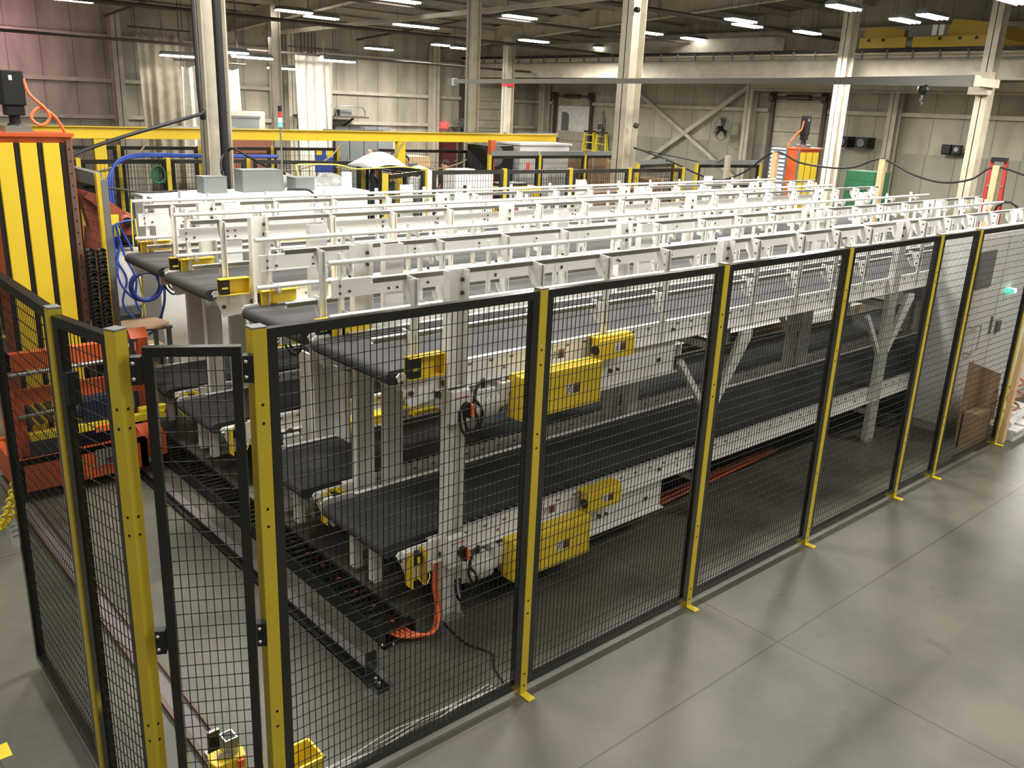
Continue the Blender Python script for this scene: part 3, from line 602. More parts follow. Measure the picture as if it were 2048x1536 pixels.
LBL = ['double-deck white belt conveyor lane nearest the front fence, yellow guards and red-handled switches in view', 'double-deck white belt conveyor lane directly behind the nearest one',
  'double-deck white belt conveyor lane third from the front fence, beyond the wide gap', 'farthest double-deck white belt conveyor lane, next to the white enclosure']
proto = []
for i in (0, 1):
    t = thing('belt_conveyor', LBL[i], 'conveyor', ([0, .02][i], lanes[i][0], 0), 0, 'double-deck conveyor lanes')
    make_belt(t, 1.76, False, i == 1); make_guides(t); make_belt(t, .60, True, i == 1); make_low_guards(t, .60); make_rack(t, i == 1); proto.append(t)
for i in (2, 3): dup(proto[i - 2], ([.04, .08][i - 2], lanes[i][0], 0), LBL[i])
# cables lying under the nearest conveyor
g = MB()
for k in range(6): g.tube([(.4, 1.25 + k * .05, .03 + .01 * (k % 3)), (2.5, 1.2 + k * .06, .05), (4.5, 1.3 + k * .04, .03), (6.6, 1.1 + k * .05, .05), (7.8, 1.3 + k * .03, .03)], .014, 6)
tag(g.build('cable_bundle', 'blackp'), 'bundle of black cables lying on the floor under the nearest low belt', 'cable', None)
g = MB()
for k in range(3): g.tube([(2.6, 1.12 + k * .05, .06), (3.6, 1.16 + k * .05, .08), (4.6, 1.25 + k * .03, .06)], .013, 6)
tag(g.build('cable_bundle', 'orange'), 'orange cables lying on the black bundle under the nearest low belt', 'cable')
g = MB()
for k in range(7): g.tube([(6.55 + .22 * math.cos(a), 1.15 + .22 * math.sin(a), .02 + k * .022) for a in [j * math.pi / 6 for j in range(13)]], .011, 6, 2)
tag(g.build('cable_coil', 'blackp'), 'coil of black cable on the floor left of the white cabinet', 'cable')
tag(MB().box(.35, .99, .10, 2.2, 1.5, .14).box(.35, .97, .05, .4, 1.5, .16).build('cable_tray', 'blackp'), 'black wire tray under the first motors near the floor', 'tray')

# ================================================================== FLOOR CABLE CHAIN, RAILS
t = thing('cable_chain', 'long black cable chain trough running on the floor past the conveyor noses', 'cable chain', (-.25, 3.2, 0))
g = MB().box(-.365, .88, 0, -.345, 5.9, .105).box(-.165, .88, 0, -.145, 5.9, .105).box(-.36, .88, 0, -.15, 5.9, .012); g.build('trough', 'blackp', t)
g = MB()
for k in range(66): g.box(-.35, .93 + k * .075, .075, -.16, .955 + k * .075, .1).box(-.35, .955 + k * .075, .06, -.27 + .05 * (k % 3), 1.005 + k * .075, .085)
g.build('chain_links', 'black', t)
g = MB()
for k in range(4): g.tube([(-.31 + k * .04, .95, .045), (-.30 + k * .04, 3, .04), (-.31 + k * .04, 5.6, .045)], .014, 6, 2)
g.build('orange_cables', 'orange', t)
e = MB().box(-.375, .855, .0, -.135, .895, .02).box(-.375, .855, .0, -.36, .93, .12).box(-.15, .855, 0, -.135, .93, .12).box(-.36, .88, .1, -.15, .92, .115).build('end_bracket', 'black', t)
MB().sphere((-.375, .87, .03), .012).sphere((-.135, .87, .06), .012).sphere((-.30, .86, .012), .014).build('bolt', 'chrome', e)
for k in range(4):
    o = tag(MB().tube([(-.29 + k * .035, .96, .05), (-.24 + k * .03, .85 - k * .01, .045), (-.06, .80 - k * .015, .03 + k * .012), (.06 + k * .01, .90, .10), (.07 + k * .012, .945, .26), (.09 + k * .01, .96, .40)], .011, 8).build('orange_cable', 'orangec'), ['outermost', 'second outermost', 'second innermost', 'innermost'][k] + ' of the thick orange cables looping from the floor chain to the first leg', 'cable', 'orange cables at the first leg')
tag(MB().tube([(.10, .92, .10), (.10, .88, .012), (.07, .60, .008), (.13, .42, .008), (.05, .30, .008), (.0, .15, .008)], .006, 6).build('floor_cable', 'blackp'), 'thin black cable wandering over the floor from the first leg to the fence', 'cable')
for (x, y0, y1, lb) in ((-.60, .52, 8.5, 'dark floor rail ending in a stop block in front of the first conveyor'),):
    t = thing('floor_rail', lb, 'rail', (x, y0, 0))
    MB().box(x - .045, y0, 0, x - .03, y1, .03).box(x + .0, y0, 0, x + .015, y1, .03).box(x - .045, y0, 0, x + .015, y1, .012).build('rail_strip', 'black', t)
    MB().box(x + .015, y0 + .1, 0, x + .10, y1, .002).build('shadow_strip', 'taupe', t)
    q = MB().box(x - .05, y0 - .02, .0, x + .03, y0 + .14, .04).box(x - .035, y0 + .12, .04, x + .035, y0 + .14, .19).build('stop_block', 'black', t); MB().sphere((x - .01, y0 + .03, .045), .012).sphere((x, y0 + .08, .045), .012).build('bolt', 'chrome', q)
    MB().box(x - .11, y0 - .03, 0, x + .09, y0 + .07, .004).build('base_plate', 'steel', t)
t = thing('floor_rail', 'brown-grey double floor rail ending at the yellow scanner near the gate', 'rail', (-1.57, .6, 0))
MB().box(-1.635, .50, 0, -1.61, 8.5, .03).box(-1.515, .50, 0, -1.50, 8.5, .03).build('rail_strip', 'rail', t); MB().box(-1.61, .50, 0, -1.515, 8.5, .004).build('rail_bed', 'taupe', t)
q = MB().box(-1.62, .50, 0, -1.52, .62, .05).box(-1.60, .60, .05, -1.54, .62, .16).build('stop_block', 'black', t)
for y in (1.35, 2.2): MB().box(-1.66, y, 0, -1.62, y + .08, .02).sphere((-1.64, y + .04, .02), .012).build('clamp', 'steel', t)
t = thing('laser_scanner', 'yellow floor scanner box with a small silver sensor head beside the gate', 'sensor', (-1.575, .44, 0))
MB().prism([(-.075, -.06), (.075, -.06), (.09, 0), (.075, .06), (-.075, .06), (-.09, 0)], 'z', 0, .13).build('scanner_body', 'yellowm', t, False, .006)
q = MB().box(-.01, -.02, .13, .055, .055, .22).build('sensor_head', 'steel', t, False); MB().box(-.002, -.012, .22, .047, .047, .222).build('sensor_window', 'blackp', q, False)
MB().bar((-.04, -.0, .135), (.02, -.05, .16), .03, .01).build('bracket', 'steel', t, False); MB().box(.03, -.075, .08, .06, -.05, .12).build('orange_plug', 'orangec', t, False)
t = thing('storage_bin', 'open yellow plastic bin on the floor inside the front fence', 'bin', (-1.33, .17, 0))
g = MB().box(-.10, -.08, 0, .10, .08, .005)
for a in ((-.10, -.08, .10, -.075), (-.10, .075, .10, .08), (-.10, -.08, -.095, .08), (.095, -.08, .10, .08)): g.box(a[0], a[1], 0, a[2], a[3], .17)
g.box(-.108, -.088, .16, .108, -.08, .17).box(-.108, .08, .16, .108, .088, .17).box(-.108, -.088, .16, -.10, .088, .17).box(.10, -.088, .16, .108, .088, .17); g.build('bin_body', 'yellowb', t, False)
g = MB()
for k in range(5): g.tube([(-1.2 + j * .16, .10 + .02 * k + .015 * math.sin(j * 1.3 + k), .006 + .01 * abs(math.sin(j * 2.1 + k))) for j in range(8)], .0035, 5, 2)
tag(g.build('plastic_wrap', 'film'), 'crumpled strips of clear plastic wrap on the floor along the fence foot', 'plastic wrap')

# ================================================================== ORANGE SHUTTLE TOWERS
def tower(t, x0, x1, y0, y1, ztop, side='y', zb=0):
    """orange mast with yellow ribbed cover panels, motor on top; faces -y (or -x)"""
    MB().box(x0, y0 + .02, zb, x1, y1, ztop).build('mast', 'orange', t)
    g = MB()
    if side == 'y':
        n_ = 3; w = (x1 - x0 - .10) / n_
        for k in range(n_):
            a = x0 + .01 + k * w; g.prism([(a + .025, y0 + .02), (a + .03, y0 - .012), (a + w - .02, y0 - .012), (a + w - .012, y0 + .02)], 'z', zb + .25, ztop - .05)
        g.build('cover_panel', 'yellowm', t)
        g2 = MB()
        for k in range(n_ + 1): a = x0 + .01 + k * w; g2.box(a - .01, y0 + .003, zb + .25, a + .022, y0 + .02, ztop - .05)
        g2.build('panel_gap', 'blackp', t)
        r_ = MB().box(x1 - .055, y0 - .012, zb + .2, x1 - .015, y0 + .02, ztop - .03).build('guide_rail', 'rail', t)
        g = MB()
        for k in range(26): g.cyl((x1 - .035, y0 - .014, ztop - .1 - k * .1), (x1 - .035, y0 - .01, ztop - .1 - k * .1), .008, 6)
        g.build('bolt', 'blackp', r_)
        MB().box(x0 - .01, y0 - .02, ztop, x1 + .01, y1 + .02, ztop + .03).build('top_plate', 'orange', t)
    else:
        n_ = 3; w = (y1 - y0 - .08) / n_
        for k in range(n_):
            a = y0 + .04 + k * w; g.prism([(x0 + .0, a + .01), (x0 - .03, a + .02), (x0 - .03, a + w - .02), (x0, a + w - .01)], 'z', zb + .25, ztop - .05)
        g.build('cover_panel', 'yellowm', t)
        MB().box(x0 - .01, y0 - .02, ztop, x1 + .01, y1 + .02, ztop + .03).build('top_plate', 'orange', t)
        MB().box(x0 + .05, y1 - .0, zb + .2, x0 + .12, y1 + .012, ztop).box(x0 - .02, y1 - .05, zb, x0 + .0, y1 - .0, ztop).box(x0 - .02, y0, zb, x0, y0 + .035, ztop).build('guide_rail', 'greyd', t)
def motor(t, x, y, z, h=.42, w=.16):
    g = MB().box(x - w / 2, y - w / 2, z + .21, x + w / 2, y + w / 2, z + .21 + h).box(x - w * .42, y - w * .42, z + .13, x + w * .42, y + w * .42, z + .21).cyl((x, y, z + .06), (x, y, z + .15), .045, 12).cyl((x, y, z + .03), (x, y, z + .07), .08, 12, .05)
    m_ = g.build('servo_motor', 'blackp', t, True, .008)
    MB().box(x - .03, y - w / 2 - .002, z + .21 + h * .72, x - .005, y - w / 2, z + .21 + h * .86).build('name_plate', 'labelw', m_)
    MB().box(x - .1, y - .1, z, x + .1, y + .1, z + .05).build('motor_base', 'steel', t)
t = thing('shuttle_tower', 'tall orange mast with three yellow panels and black motor at the left edge', 'machine', (-1.2, 5.1, 0))
tower(t, -1.32, -.70, 5.1, 5.45, 2.87)
motor(t, -1.09, 5.22, 2.90, .27, .165)
MB().tube([(-1.01, 5.15, 3.32), (-.98, 5.13, 3.20), (-.88, 5.1, 3.09), (-.86, 5.1, 3.01), (-.93, 5.1, 2.96), (-.99, 5.12, 3.02), (-.92, 5.12, 3.10), (-.82, 5.12, 3.04), (-.75, 5.15, 2.93), (-.72, 5.2, 2.86)], .012, 8).build('orange_cable', 'orangec', t)
# vertical cable chain beside the mast
for (xa_, xb_, yy_, fr) in ((-.705, -.64, 5.0, .66), (-.625, -.555, 4.97, .62)):
    g = MB().box(xa_, yy_ + .05, .25, xb_, yy_ + .06, 1.93); 
    for k in range(46):
        z = 1.90 - k * .036; g.box(xa_, yy_, z, xb_, yy_ + .012, z + .014); g.box(xa_, yy_, z, xa_ + .008, yy_ + .06, z + .03); g.box(xb_ - .008, yy_, z, xb_, yy_ + .06, z + .03)
    vc = g.build('vertical_cable_chain', 'black', t)
    g = MB()
    for k in range(46):
        z = 1.90 - k * .036; g.box(xa_ + .012, yy_ + .035, z + .018, xa_ + .012 + .02 * (1 + k % 3), yy_ + .045, z + .03)
    g.build('cable_glimpses', 'steel', vc)
# carriage in front of the mast
c = thing('shuttle_carriage', 'orange carriage frame with roller deck standing before the left tower', 'machine', (-1.1, 4.8, 0))
g = MB()
g.box(-1.60, 4.33, .10, -.56, 4.39, .36).box(-1.60, 4.33, .33, -.56, 4.42, .36).box(-1.60, 5.0, .10, -.56, 5.05, .36).box(-1.60, 4.33, .10, -1.54, 5.05, .34).box(-.62, 4.33, .10, -.56, 5.05, .34).box(-1.54, 4.39, .12, -.62, 5.0, .15)
g.build('base_frame', 'orange', c)
MB().box(-.56, 4.42, .14, -.36, 4.62, .32).prism([(4.42, .32), (4.62, .32), (4.62, .40)], 'x', -.56, -.36).build('scanner_mount', 'orange', c)
MB().box(-1.58, 4.42, .34, -1.52, 4.5, 1.24).box(-.80, 4.42, .34, -.73, 4.5, 1.24).box(-1.58, 4.42, 1.10, -.73, 4.50, 1.24).box(-1.58, 4.46, .80, -.60, 4.50, .93).box(-1.52, 4.46, .36, -1.45, 4.5, .8).build('upright_frame', 'orange', c)
MB().box(-.36, 4.95, .05, -.28, 5.03, 1.10).prism([(4.95, 1.10), (5.03, 1.10), (5.03, 1.18)], 'x', -.42, -.26).box(-.56, 4.95, .60, -.36, 5.0, .70).build('side_upright', 'orange', c)
MB().cyl((-1.56, 4.40, 1.075), (-.66, 4.40, 1.09), .018, 10).cyl((-1.6, 4.45, .70), (-1.2, 4.45, .72), .016, 8).build('silver_bar', 'steel', c)
g = MB()
for k in range(9): g.cyl((-1.48 + k * .075, 4.5, .62), (-1.48 + k * .075, 4.98, .62), .022, 10)
g.build('deck_rollers', 'darksteel', c)
MB().box(-1.45, 4.40, .50, -.36, 4.46, .56).box(-.56, 4.42, .56, -.33, 4.5, .60).build('yellow_bar', 'yellowb', c)
q = MB().box(-1.02, 4.43, .56, -.74, 4.62, .76).cyl((-1.02, 4.52, .66), (-1.10, 4.52, .66), .07, 12).build('drive_motor', 'navy', c, True, .01)
MB().box(-.95, 4.38, .48, -.72, 4.55, .53).box(-.95, 4.5, .53, -.90, 4.6, .56).build('motor_bracket', 'orangec', c)
MB().box(-1.06, 4.5, .34, -.60, 4.9, .44).sphere((-.92, 4.55, .44), .09, .09, .06).build('lower_gearbox', 'navy', c)
q = MB().box(-.99, 4.322, .20, -.78, 4.33, .345).build('sensor_panel', 'steel', c); MB().sphere((-.86, 4.318, .24), .055, .01, .028).build('round_logo', 'blackp', q); MB().box(-.90, 4.306, .23, -.82, 4.309, .245).build('logo_bar', 'red', q)
MB().box(-1.45, 4.6, .16, -1.1, 4.98, .30).build('electrical_box', 'navy', c)
t2 = thing('shuttle_tower', 'small distant orange mast with yellow panels and black motor beyond the conveyor ends', 'machine', (11.7, 5.5, 0))
tower(t2, 11.5, 12.25, 5.61, 5.86, 2.76); motor(t2, 11.80, 5.74, 2.79, .34, .13)
MB().box(11.49, 5.60, .2, 11.52, 5.63, 2.76).box(11.49, 5.84, .2, 11.5, 5.88, 2.76).build('guide_rail', 'greyd', t2)
MB().tube([(11.73, 5.74, 3.25), (11.70, 5.75, 3.1), (11.62, 5.80, 3.0), (11.54, 5.84, 2.9), (11.51, 5.86, 2.78)], .014, 8).tube([(11.69, 5.74, 3.1), (11.60, 5.78, 3.02), (11.52, 5.82, 2.9)], .014, 8).build('orange_cable', 'orangec', t2)

# ================================================================== WHITE ENCLOSURE AND WHAT STANDS ON IT
t = thing('machine_enclosure', 'white sheet metal enclosure behind the conveyors, carrying three grey boxes', 'enclosure', (1.85, 7.1, 0))
MB().box(.54, 6.8, .05, 3.28, 7.42, 2.14).build('enclosure_body', 'white2', t)
MB().box(.52, 6.78, 2.14, 3.30, 7.44, 2.16).build('top_panel', 'white2', t)
g = MB()
for x in (1.1, 1.85, 2.55): g.box(x - .003, 6.796, .1, x + .003, 6.8, 2.15)
g.box(.56, 6.795, 1.5, 3.26, 6.8, 1.505); g.build('panel_seam', 'greyd', t)
gb0 = thing('junction_box', 'left grey metal box on the white enclosure, before the first column', 'box', (1.34, 7.1, 2.16), 0, 'grey boxes on the enclosure')
MB().box(-.14, -.10, .0, .14, .12, .19).build('box_body', 'grey', gb0, False, .004); MB().box(-.145, -.105, .185, .145, .125, .192).build('lid', 'grey', gb0, False)
for (x, sx, sz, lb) in ((1.93, .255, .26, 'largest grey metal box on the white enclosure, middle of three'), (2.50, .13, .16, 'smallest grey metal box on the white enclosure, right of the mast')):
    t = thing('junction_box', lb, 'box', (x, 7.12, 2.16), 0, 'grey boxes on the enclosure')
    MB().box(-sx, -.12, 0, sx, .12, sz).build('box_body', 'grey', t, False, .004); MB().box(-sx - .004, -.125, sz - .006, sx + .004, .125, sz + .002).build('lid', 'grey', t, False)
tag(MB().box(3.12, 7.1, 2.16, 3.23, 7.17, 2.37).box(3.16, 7.095, 2.22, 3.18, 7.1, 2.32).build('wireless_antenna_box', 'white2'), 'small upright white box at the right end of the white enclosure', 'box')
t = thing('signal_tower', 'signal light mast with black, red, white and green segments on the white enclosure', 'signal light', (2.24, 7.1, 2.16))
MB().cyl((2.24, 7.1, 2.16), (2.24, 7.1, 2.92), .012, 8).cyl((2.24, 7.1, 2.16), (2.24, 7.1, 2.22), .03, 10).build('mast_pole', 'steel', t)
for (a, b, m_, nm) in ((2.92, 2.98, 'glowg', 'green_segment'), (2.98, 3.03, 'gloww', 'white_segment'), (3.03, 3.10, 'red', 'red_segment'), (3.10, 3.17, 'blackp', 'black_segment')):
    MB().cyl((2.24, 7.1, a), (2.24, 7.1, b - .004), .024, 12).build(nm, m_, t)
tag(MB().tube([(2.25, 7.0, 2.18), (2.35, 6.9, 2.19), (2.45, 6.80, 2.18), (2.50, 6.74, 2.08), (2.51, 6.74, 1.8)], .014, 8).build('black_cable', 'blackp'), 'black cable bending over the front edge of the white enclosure', 'cable')
tag(MB().tube([(2.45, 7.05, 2.31), (2.44, 7.1, 2.42), (2.5, 7.2, 2.46), (2.75, 7.3, 2.46), (3.2, 7.4, 2.44), (3.5, 7.5, 2.38), (3.8, 7.6, 2.37), (4.4, 7.7, 2.38), (4.7, 7.6, 2.36)], .009, 8).build('yellow_cable', 'ylcable'), 'yellow cable arching from the smallest grey box to the right along the cage top', 'cable')
tag(MB().tube([(-.35, 6.2, 2.35), (.1, 6.6, 2.28), (.5, 6.9, 2.205), (1.0, 7.0, 2.205)], .012, 8).build('black_cable', 'blackp'), 'black cable from the guard post to the top of the white enclosure', 'cable')

# ================================================================== BACKGROUND CAGE FENCES
def cage(label, a, b, n_, h=2.36, ends=(1, 1), mesh=True, capm=None, zb=.1):
    a = Vector((*a, 0)); b = Vector((*b, 0)); rz, ln = rotrun(a, b)
    t = thing('safety_fence', label, 'fence', a, rz)
    w = ln / n_
    for i in range(n_ + 1):
        if (i == 0 and not ends[0]) or (i == n_ and not ends[1]): continue
        p = MB().box(i * w - .03, -.03, 0, i * w + .03, .03, h).build('post', 'yellow', t, False)
        MB().box(i * w - .06, -.08, 0, i * w + .06, .08, .01).build('foot_plate', 'yellowb', p, False)
    for i in range(n_):
        f = frame(i * w + .034, (i + 1) * w - .034, zb, h - .02, .06, 0, .03).build('panel_frame', 'black', t, False)
        if mesh: wiremesh(i * w + .09, (i + 1) * w - .09, zb + .06, h - .08, .05, .10, .0022).build('wire_mesh', 'wire', f, False)
        if capm: MB().box(i * w + .034, -.02, h - .02, (i + 1) * w - .034, .02, h + .07).build('cable_duct', capm, f, False)
    return t
cage('cage fence between the blue hoses and the white enclosure, left part', (-.5, 10.1), (3.15, 10.0), 3)
cage('cage fence behind the white enclosure running to the cage corner', (3.15, 9.9), (4.80, 9.35), 1, ends=(0, 1))
cage('cage side fence under the white domed cover', (4.82, 9.3), (4.78, 7.62), 1, ends=(0, 0))
cage('short cage panel with a thick yellow post right of the white enclosure', (3.62, 6.9), (4.74, 7.56), 1)
cage('long cage fence right behind the farthest conveyor lane', (4.80, 7.50), (10.15, 7.10), 4, ends=(0, 1))
cage('rear cage fence behind the blue hoses', (.9, 13.4), (6.55, 13.1), 4)
cage('rear cage fence right of the yellow gantry post', (7.3, 12.8), (9.35, 12.3), 1, ends=(0, 1))
cage('rear cage fence with grey cable duct on top, right of the orange pole', (8.5, 10.6), (12.55, 10.6), 3, capm='grey')
cage('small cage panel left of the lit column, before the pale wall', (11.6, 7.9), (13.35, 7.6), 1, mesh=False, capm='grey', zb=1.9)
cage('dark cage door panel right of the central column', (9.95, 8.0), (11.35, 8.25), 1, capm='grey')
t = thing('gantry_frame', 'long yellow overhead beam on yellow posts behind the white enclosure', 'gantry', (4, 12, 0))
MB().box(-6, 11.93, 2.53, 11.65, 12.07, 2.545).box(-6, 11.99, 2.545, 11.65, 12.01, 2.70).box(-6, 11.93, 2.70, 11.65, 12.07, 2.715).build('top_beam', 'yellowm', t)
for x in (1.6, 7.33, 10.0): MB().box(x - .09, 11.94, 0, x + .09, 12.06, 2.53).build('gantry_post', 'yellowm', t)
for i, x in enumerate((-.2, 2.6, 5.6, 8.4, 10.4)): MB().box(x, 11.95, 2.72, x + 1.3, 12.0, 2.74).build('light_bar', 'steel', t)
for i, (x, s_) in enumerate(((2.0, 1), (5.6, 1), (7.0, 1), (9.0, 1))):
    tag(MB().tube([(x + .35, 11.9, 2.52), (x + .1, 11.9, 2.25), (x - .3, 11.9, 2.08), (x - .8, 11.9, 2.0), (x - 1.2, 11.9, 2.05)], .014, 6).build('tan_cable', 'khaki'), ['tan cable hanging under the yellow gantry left of the first column', 'tan cable hanging under the gantry beside the signal mast', 'tan cable hanging under the gantry over the white dome', 'tan cable hanging under the gantry near the maroon door'][i], 'cable')
# ================================================================== ROBOT CELL AT THE LEFT
t = thing('robot_arm', 'orange-brown robot arm with black wrist standing on a white pedestal behind the hoses', 'robot', (.75, 9.2, 0))
MB().prism([(.62, .50), (1.42, .50), (1.22, 1.0), (1.22, 1.22), (.80, 1.22), (.80, 1.0)], 'y', 9.0, 9.5).build('pedestal', 'white2', t)
MB().box(.60, 8.9, .38, 1.50, 9.6, .50).box(.62, 8.95, 0, 1.46, 9.55, .38).build('plinth', 'grey', t)
MB().cyl((.62, 9.25, 1.22), (.62, 9.25, 1.55), .16, 14, .13).build('robot_base', 'robot', t)
MB().bar((.62, 9.22, 1.5), (.52, 9.22, 2.0), .17, .15).sphere((.52, 9.2, 2.0), .12).build('lower_arm', 'robot', t)
MB().bar((.52, 9.1, 2.0), (.92, 9.05, 1.66), .14, .15).sphere((.94, 9.05, 1.62), .12).build('upper_arm', 'robot', t)
MB().cyl((.94, 8.88, 1.62), (.94, 9.0, 1.62), .06, 14).build('joint_cap', 'blackp', t)
MB().cyl((.95, 9.05, 1.54), (.96, 9.05, 1.44), .08, 12).build('wrist', 'robot', t); MB().box(.88, 8.98, 1.34, 1.04, 9.12, 1.44).cyl((.86, 9.05, 1.32), (1.08, 9.05, 1.32), .015, 8).box(.84, 8.96, 1.28, 1.08, 9.14, 1.31).build('gripper', 'blackp', t)
MB().box(.66, 8.9, 1.44, .82, 8.95, 1.72).build('warning_plate', 'yellowb', t)
t = thing('blue_hose', 'bundle of blue hoses arching from the robot cell along the cage top', 'hose', (1.5, 9.4, 0))
for k in range(3):
    MB().tube([(.86 + .02 * k, 9.3, 1.2), (.84 + .03 * k, 9.3, 1.75), (.86 + .03 * k, 9.35, 2.1), (1.02, 9.4, 2.33 + .015 * k), (1.36, 9.45, 2.42 + .015 * k), (2.2, 9.5, 2.41 + .012 * k), (3.4, 9.5, 2.40 + .01 * k)], .017, 8).build('hose_run', 'blue', t)
pts = [(.20 + .16 * math.cos(a), 6.2 + .004 * i, 1.31 + .155 * math.sin(a)) for i, a in enumerate([j * math.pi / 6 for j in range(26)])]
tag(MB().tube(pts, .018, 8, 2).tube([(p[0] + .005, p[1] + .02, p[2] - .012) for p in pts], .018, 8, 2).build('hose_coil', 'blue'), 'round coil of blue hose hanging left of the conveyor noses', 'hose')
tag(MB().tube([(.05, 6.5, 1.72), (-.02, 6.45, 1.5), (.0, 6.4, 1.3), (.12, 6.3, 1.15), (.3, 6.2, 1.2), (.36, 6.2, 1.4), (.35, 6.2, 1.1), (.25, 6.3, .8), (.0, 6.3, .72), (-.1, 6.3, .7)], .014, 8).build('blue_hose', 'blue'), 'single blue hose curling around the hanging coil', 'hose')
t = thing('blue_hose', 'loose blue hoses falling to the floor beside the white pedestal', 'hose', (.9, 8.8, 0))
for k, dx in enumerate((0, .12, .25)):
    MB().tube([(.72 + dx * .3, 8.85, 1.6), (.70 + dx, 8.8, 1.2), (.80 + dx, 8.75, .9), (.72 + dx * 1.4, 8.7, .55), (1.0 + dx, 8.5, .25), (1.6 + dx, 8.3, .08), (2.1, 8.2, .06)], .015, 8).build('hose_run', 'blue', t)
MB().tube([(.6, 8.8, 1.5), (.75, 8.78, 1.62), (.95, 8.78, 1.66), (1.1, 8.8, 1.64)], .015, 8).build('hose_run', 'blue', t)
tag(MB().tube([(.15, 6.35, 2.2), (.12, 6.3, 1.6), (.16, 6.25, 1.1), (.14, 6.2, .6), (.18, 6.15, .12)], .008, 6).tube([(.17, 6.33, 2.0), (.18, 6.3, 1.3), (.13, 6.25, .9), (.2, 6.2, .4), (.25, 6.1, .06)], .008, 6).build('yellow_cable', 'ylcable'), 'thin yellow cables hanging down behind the guard post', 'cable')
sg = thing('safety_fence', 'guard fence running back from the yellow-edged grey post beside the mast', 'fence', (-.27, 5.9, 0))
MB().box(-.30, 5.90, 0, -.265, 5.96, 2.50).build('post', 'yellow', sg); MB().box(-.262, 5.90, 0, -.20, 5.98, 2.44).build('light_curtain', 'greyd', sg)
MB().box(-.30, 5.98, 2.38, -.22, 7.6, 2.50).build('top_cover', 'steel', sg); MB().box(-.29, 7.55, 0, -.24, 7.62, 2.4).box(-.29, 5.98, 2.30, -.24, 7.6, 2.37).box(-.29, 5.98, .1, -.24, 7.6, .15).build('panel_frame', 'black', sg)
m_ = wiremesh(6.0, 7.55, .15, 2.3, .05, .1, .002); m_.v = [(-.265 + v[1], v[0], v[2]) for v in m_.v]; m_.build('wire_mesh', 'wire', sg)
t = thing('worktable', 'low table with a sheet of cardboard on top behind the angled gate', 'table', (.0, 5.75, 0))
MB().box(-.20, 5.70, .96, .24, 6.15, .985).build('table_top', 'grey', t)
for (x, y) in ((-.17, 5.73), (.21, 5.73), (-.17, 6.12), (.21, 6.12)): MB().box(x - .02, y - .02, 0, x + .02, y + .02, .96).build('leg', 'grey', t)
tag(MB().prism([(-.24, 5.72), (.10, 5.62), (.27, 5.86), (.20, 6.2), (-.22, 6.1)], 'z', .987, .992).build('cardboard_sheet', 'card'), 'tan cardboard sheet lying on the low table behind the gate', 'cardboard')
t = thing('cardboard_box', 'small cardboard box with white paper on a shelf behind the gate', 'box', (.30, 6.3, .45))
MB().box(.02, 6.25, .30, .38, 6.6, .62).build('box_body', 'card', t); MB().prism([(.1, 6.22), (.34, 6.24), (.3, 6.4), (.12, 6.42)], 'z', .622, .628).build('paper', 'film', t); MB().box(.2, 6.245, .42, .3, 6.25, .54).build('hand_hole', 'blackp', t)
MB().box(-.05, 6.2, .26, .45, 6.7, .30).box(-.03, 6.22, 0, .01, 6.26, .26).box(.39, 6.22, 0, .43, 6.26, .26).box(-.03, 6.64, 0, .01, 6.68, .26).box(.39, 6.64, 0, .43, 6.68, .26).build('shelf', 'grey', t)
tag(MB().tube([(2.07, 8.28, 2.55), (2.12, 8.2, 2.60), (2.25, 8.0, 2.50), (2.35, 7.6, 2.38), (2.3, 7.15, 2.36), (2.2, 7.12, 2.42)], .016, 8).build('black_cable', 'blackp'), 'black cable curling from the thick pipe down to the largest grey box', 'cable')
tag(MB().tube([(1.98, 8.2, 2.52), (1.92, 8.15, 2.45), (1.90, 8.1, 2.3), (1.90, 8.05, 2.1), (1.90, 8.05, .0)], .014, 8).build('black_cable', 'blackp'), 'short black cable dropping at the foot of the first column', 'cable')
g = MB()
for k in range(5): g.tube([(1.72 + .02 * k + (.10 - .012 * k) * math.cos(j * math.pi / 6), 9.86 + .02 * k, 2.14 - .015 * k + (.12 - .01 * k) * math.sin(j * math.pi / 6)) for j in range(13)], .010, 6, 2)
tag(g.build('green_hose', 'green'), 'tangle of green hose hanging on the cage left of the first column', 'hose')
# yellow wires under the conveyor noses
for i, (x, y) in enumerate(((.02, 2.9), (.05, 5.6))):
    g = MB()
    for k in range(4): g.tube([(x + .03 * k, y, .55), (x - .03, y - .05 * k, .3), (x + .06 * k, y - .06, .12), (x + .15, y - .1 - .03 * k, .02)], .004, 5)
    tag(g.build('sensor_wires', 'ylcable'), ['thin yellow wires dangling to the floor under the second low belt nose', 'thin yellow wires dangling under the farthest low belt nose'][i], 'wire')
tag(MB().box(.50, 2.7, .0, .52, 3.5, 1.2).build('board', 'white2'), 'white board standing in the wide gap between the second and third lanes', 'board')

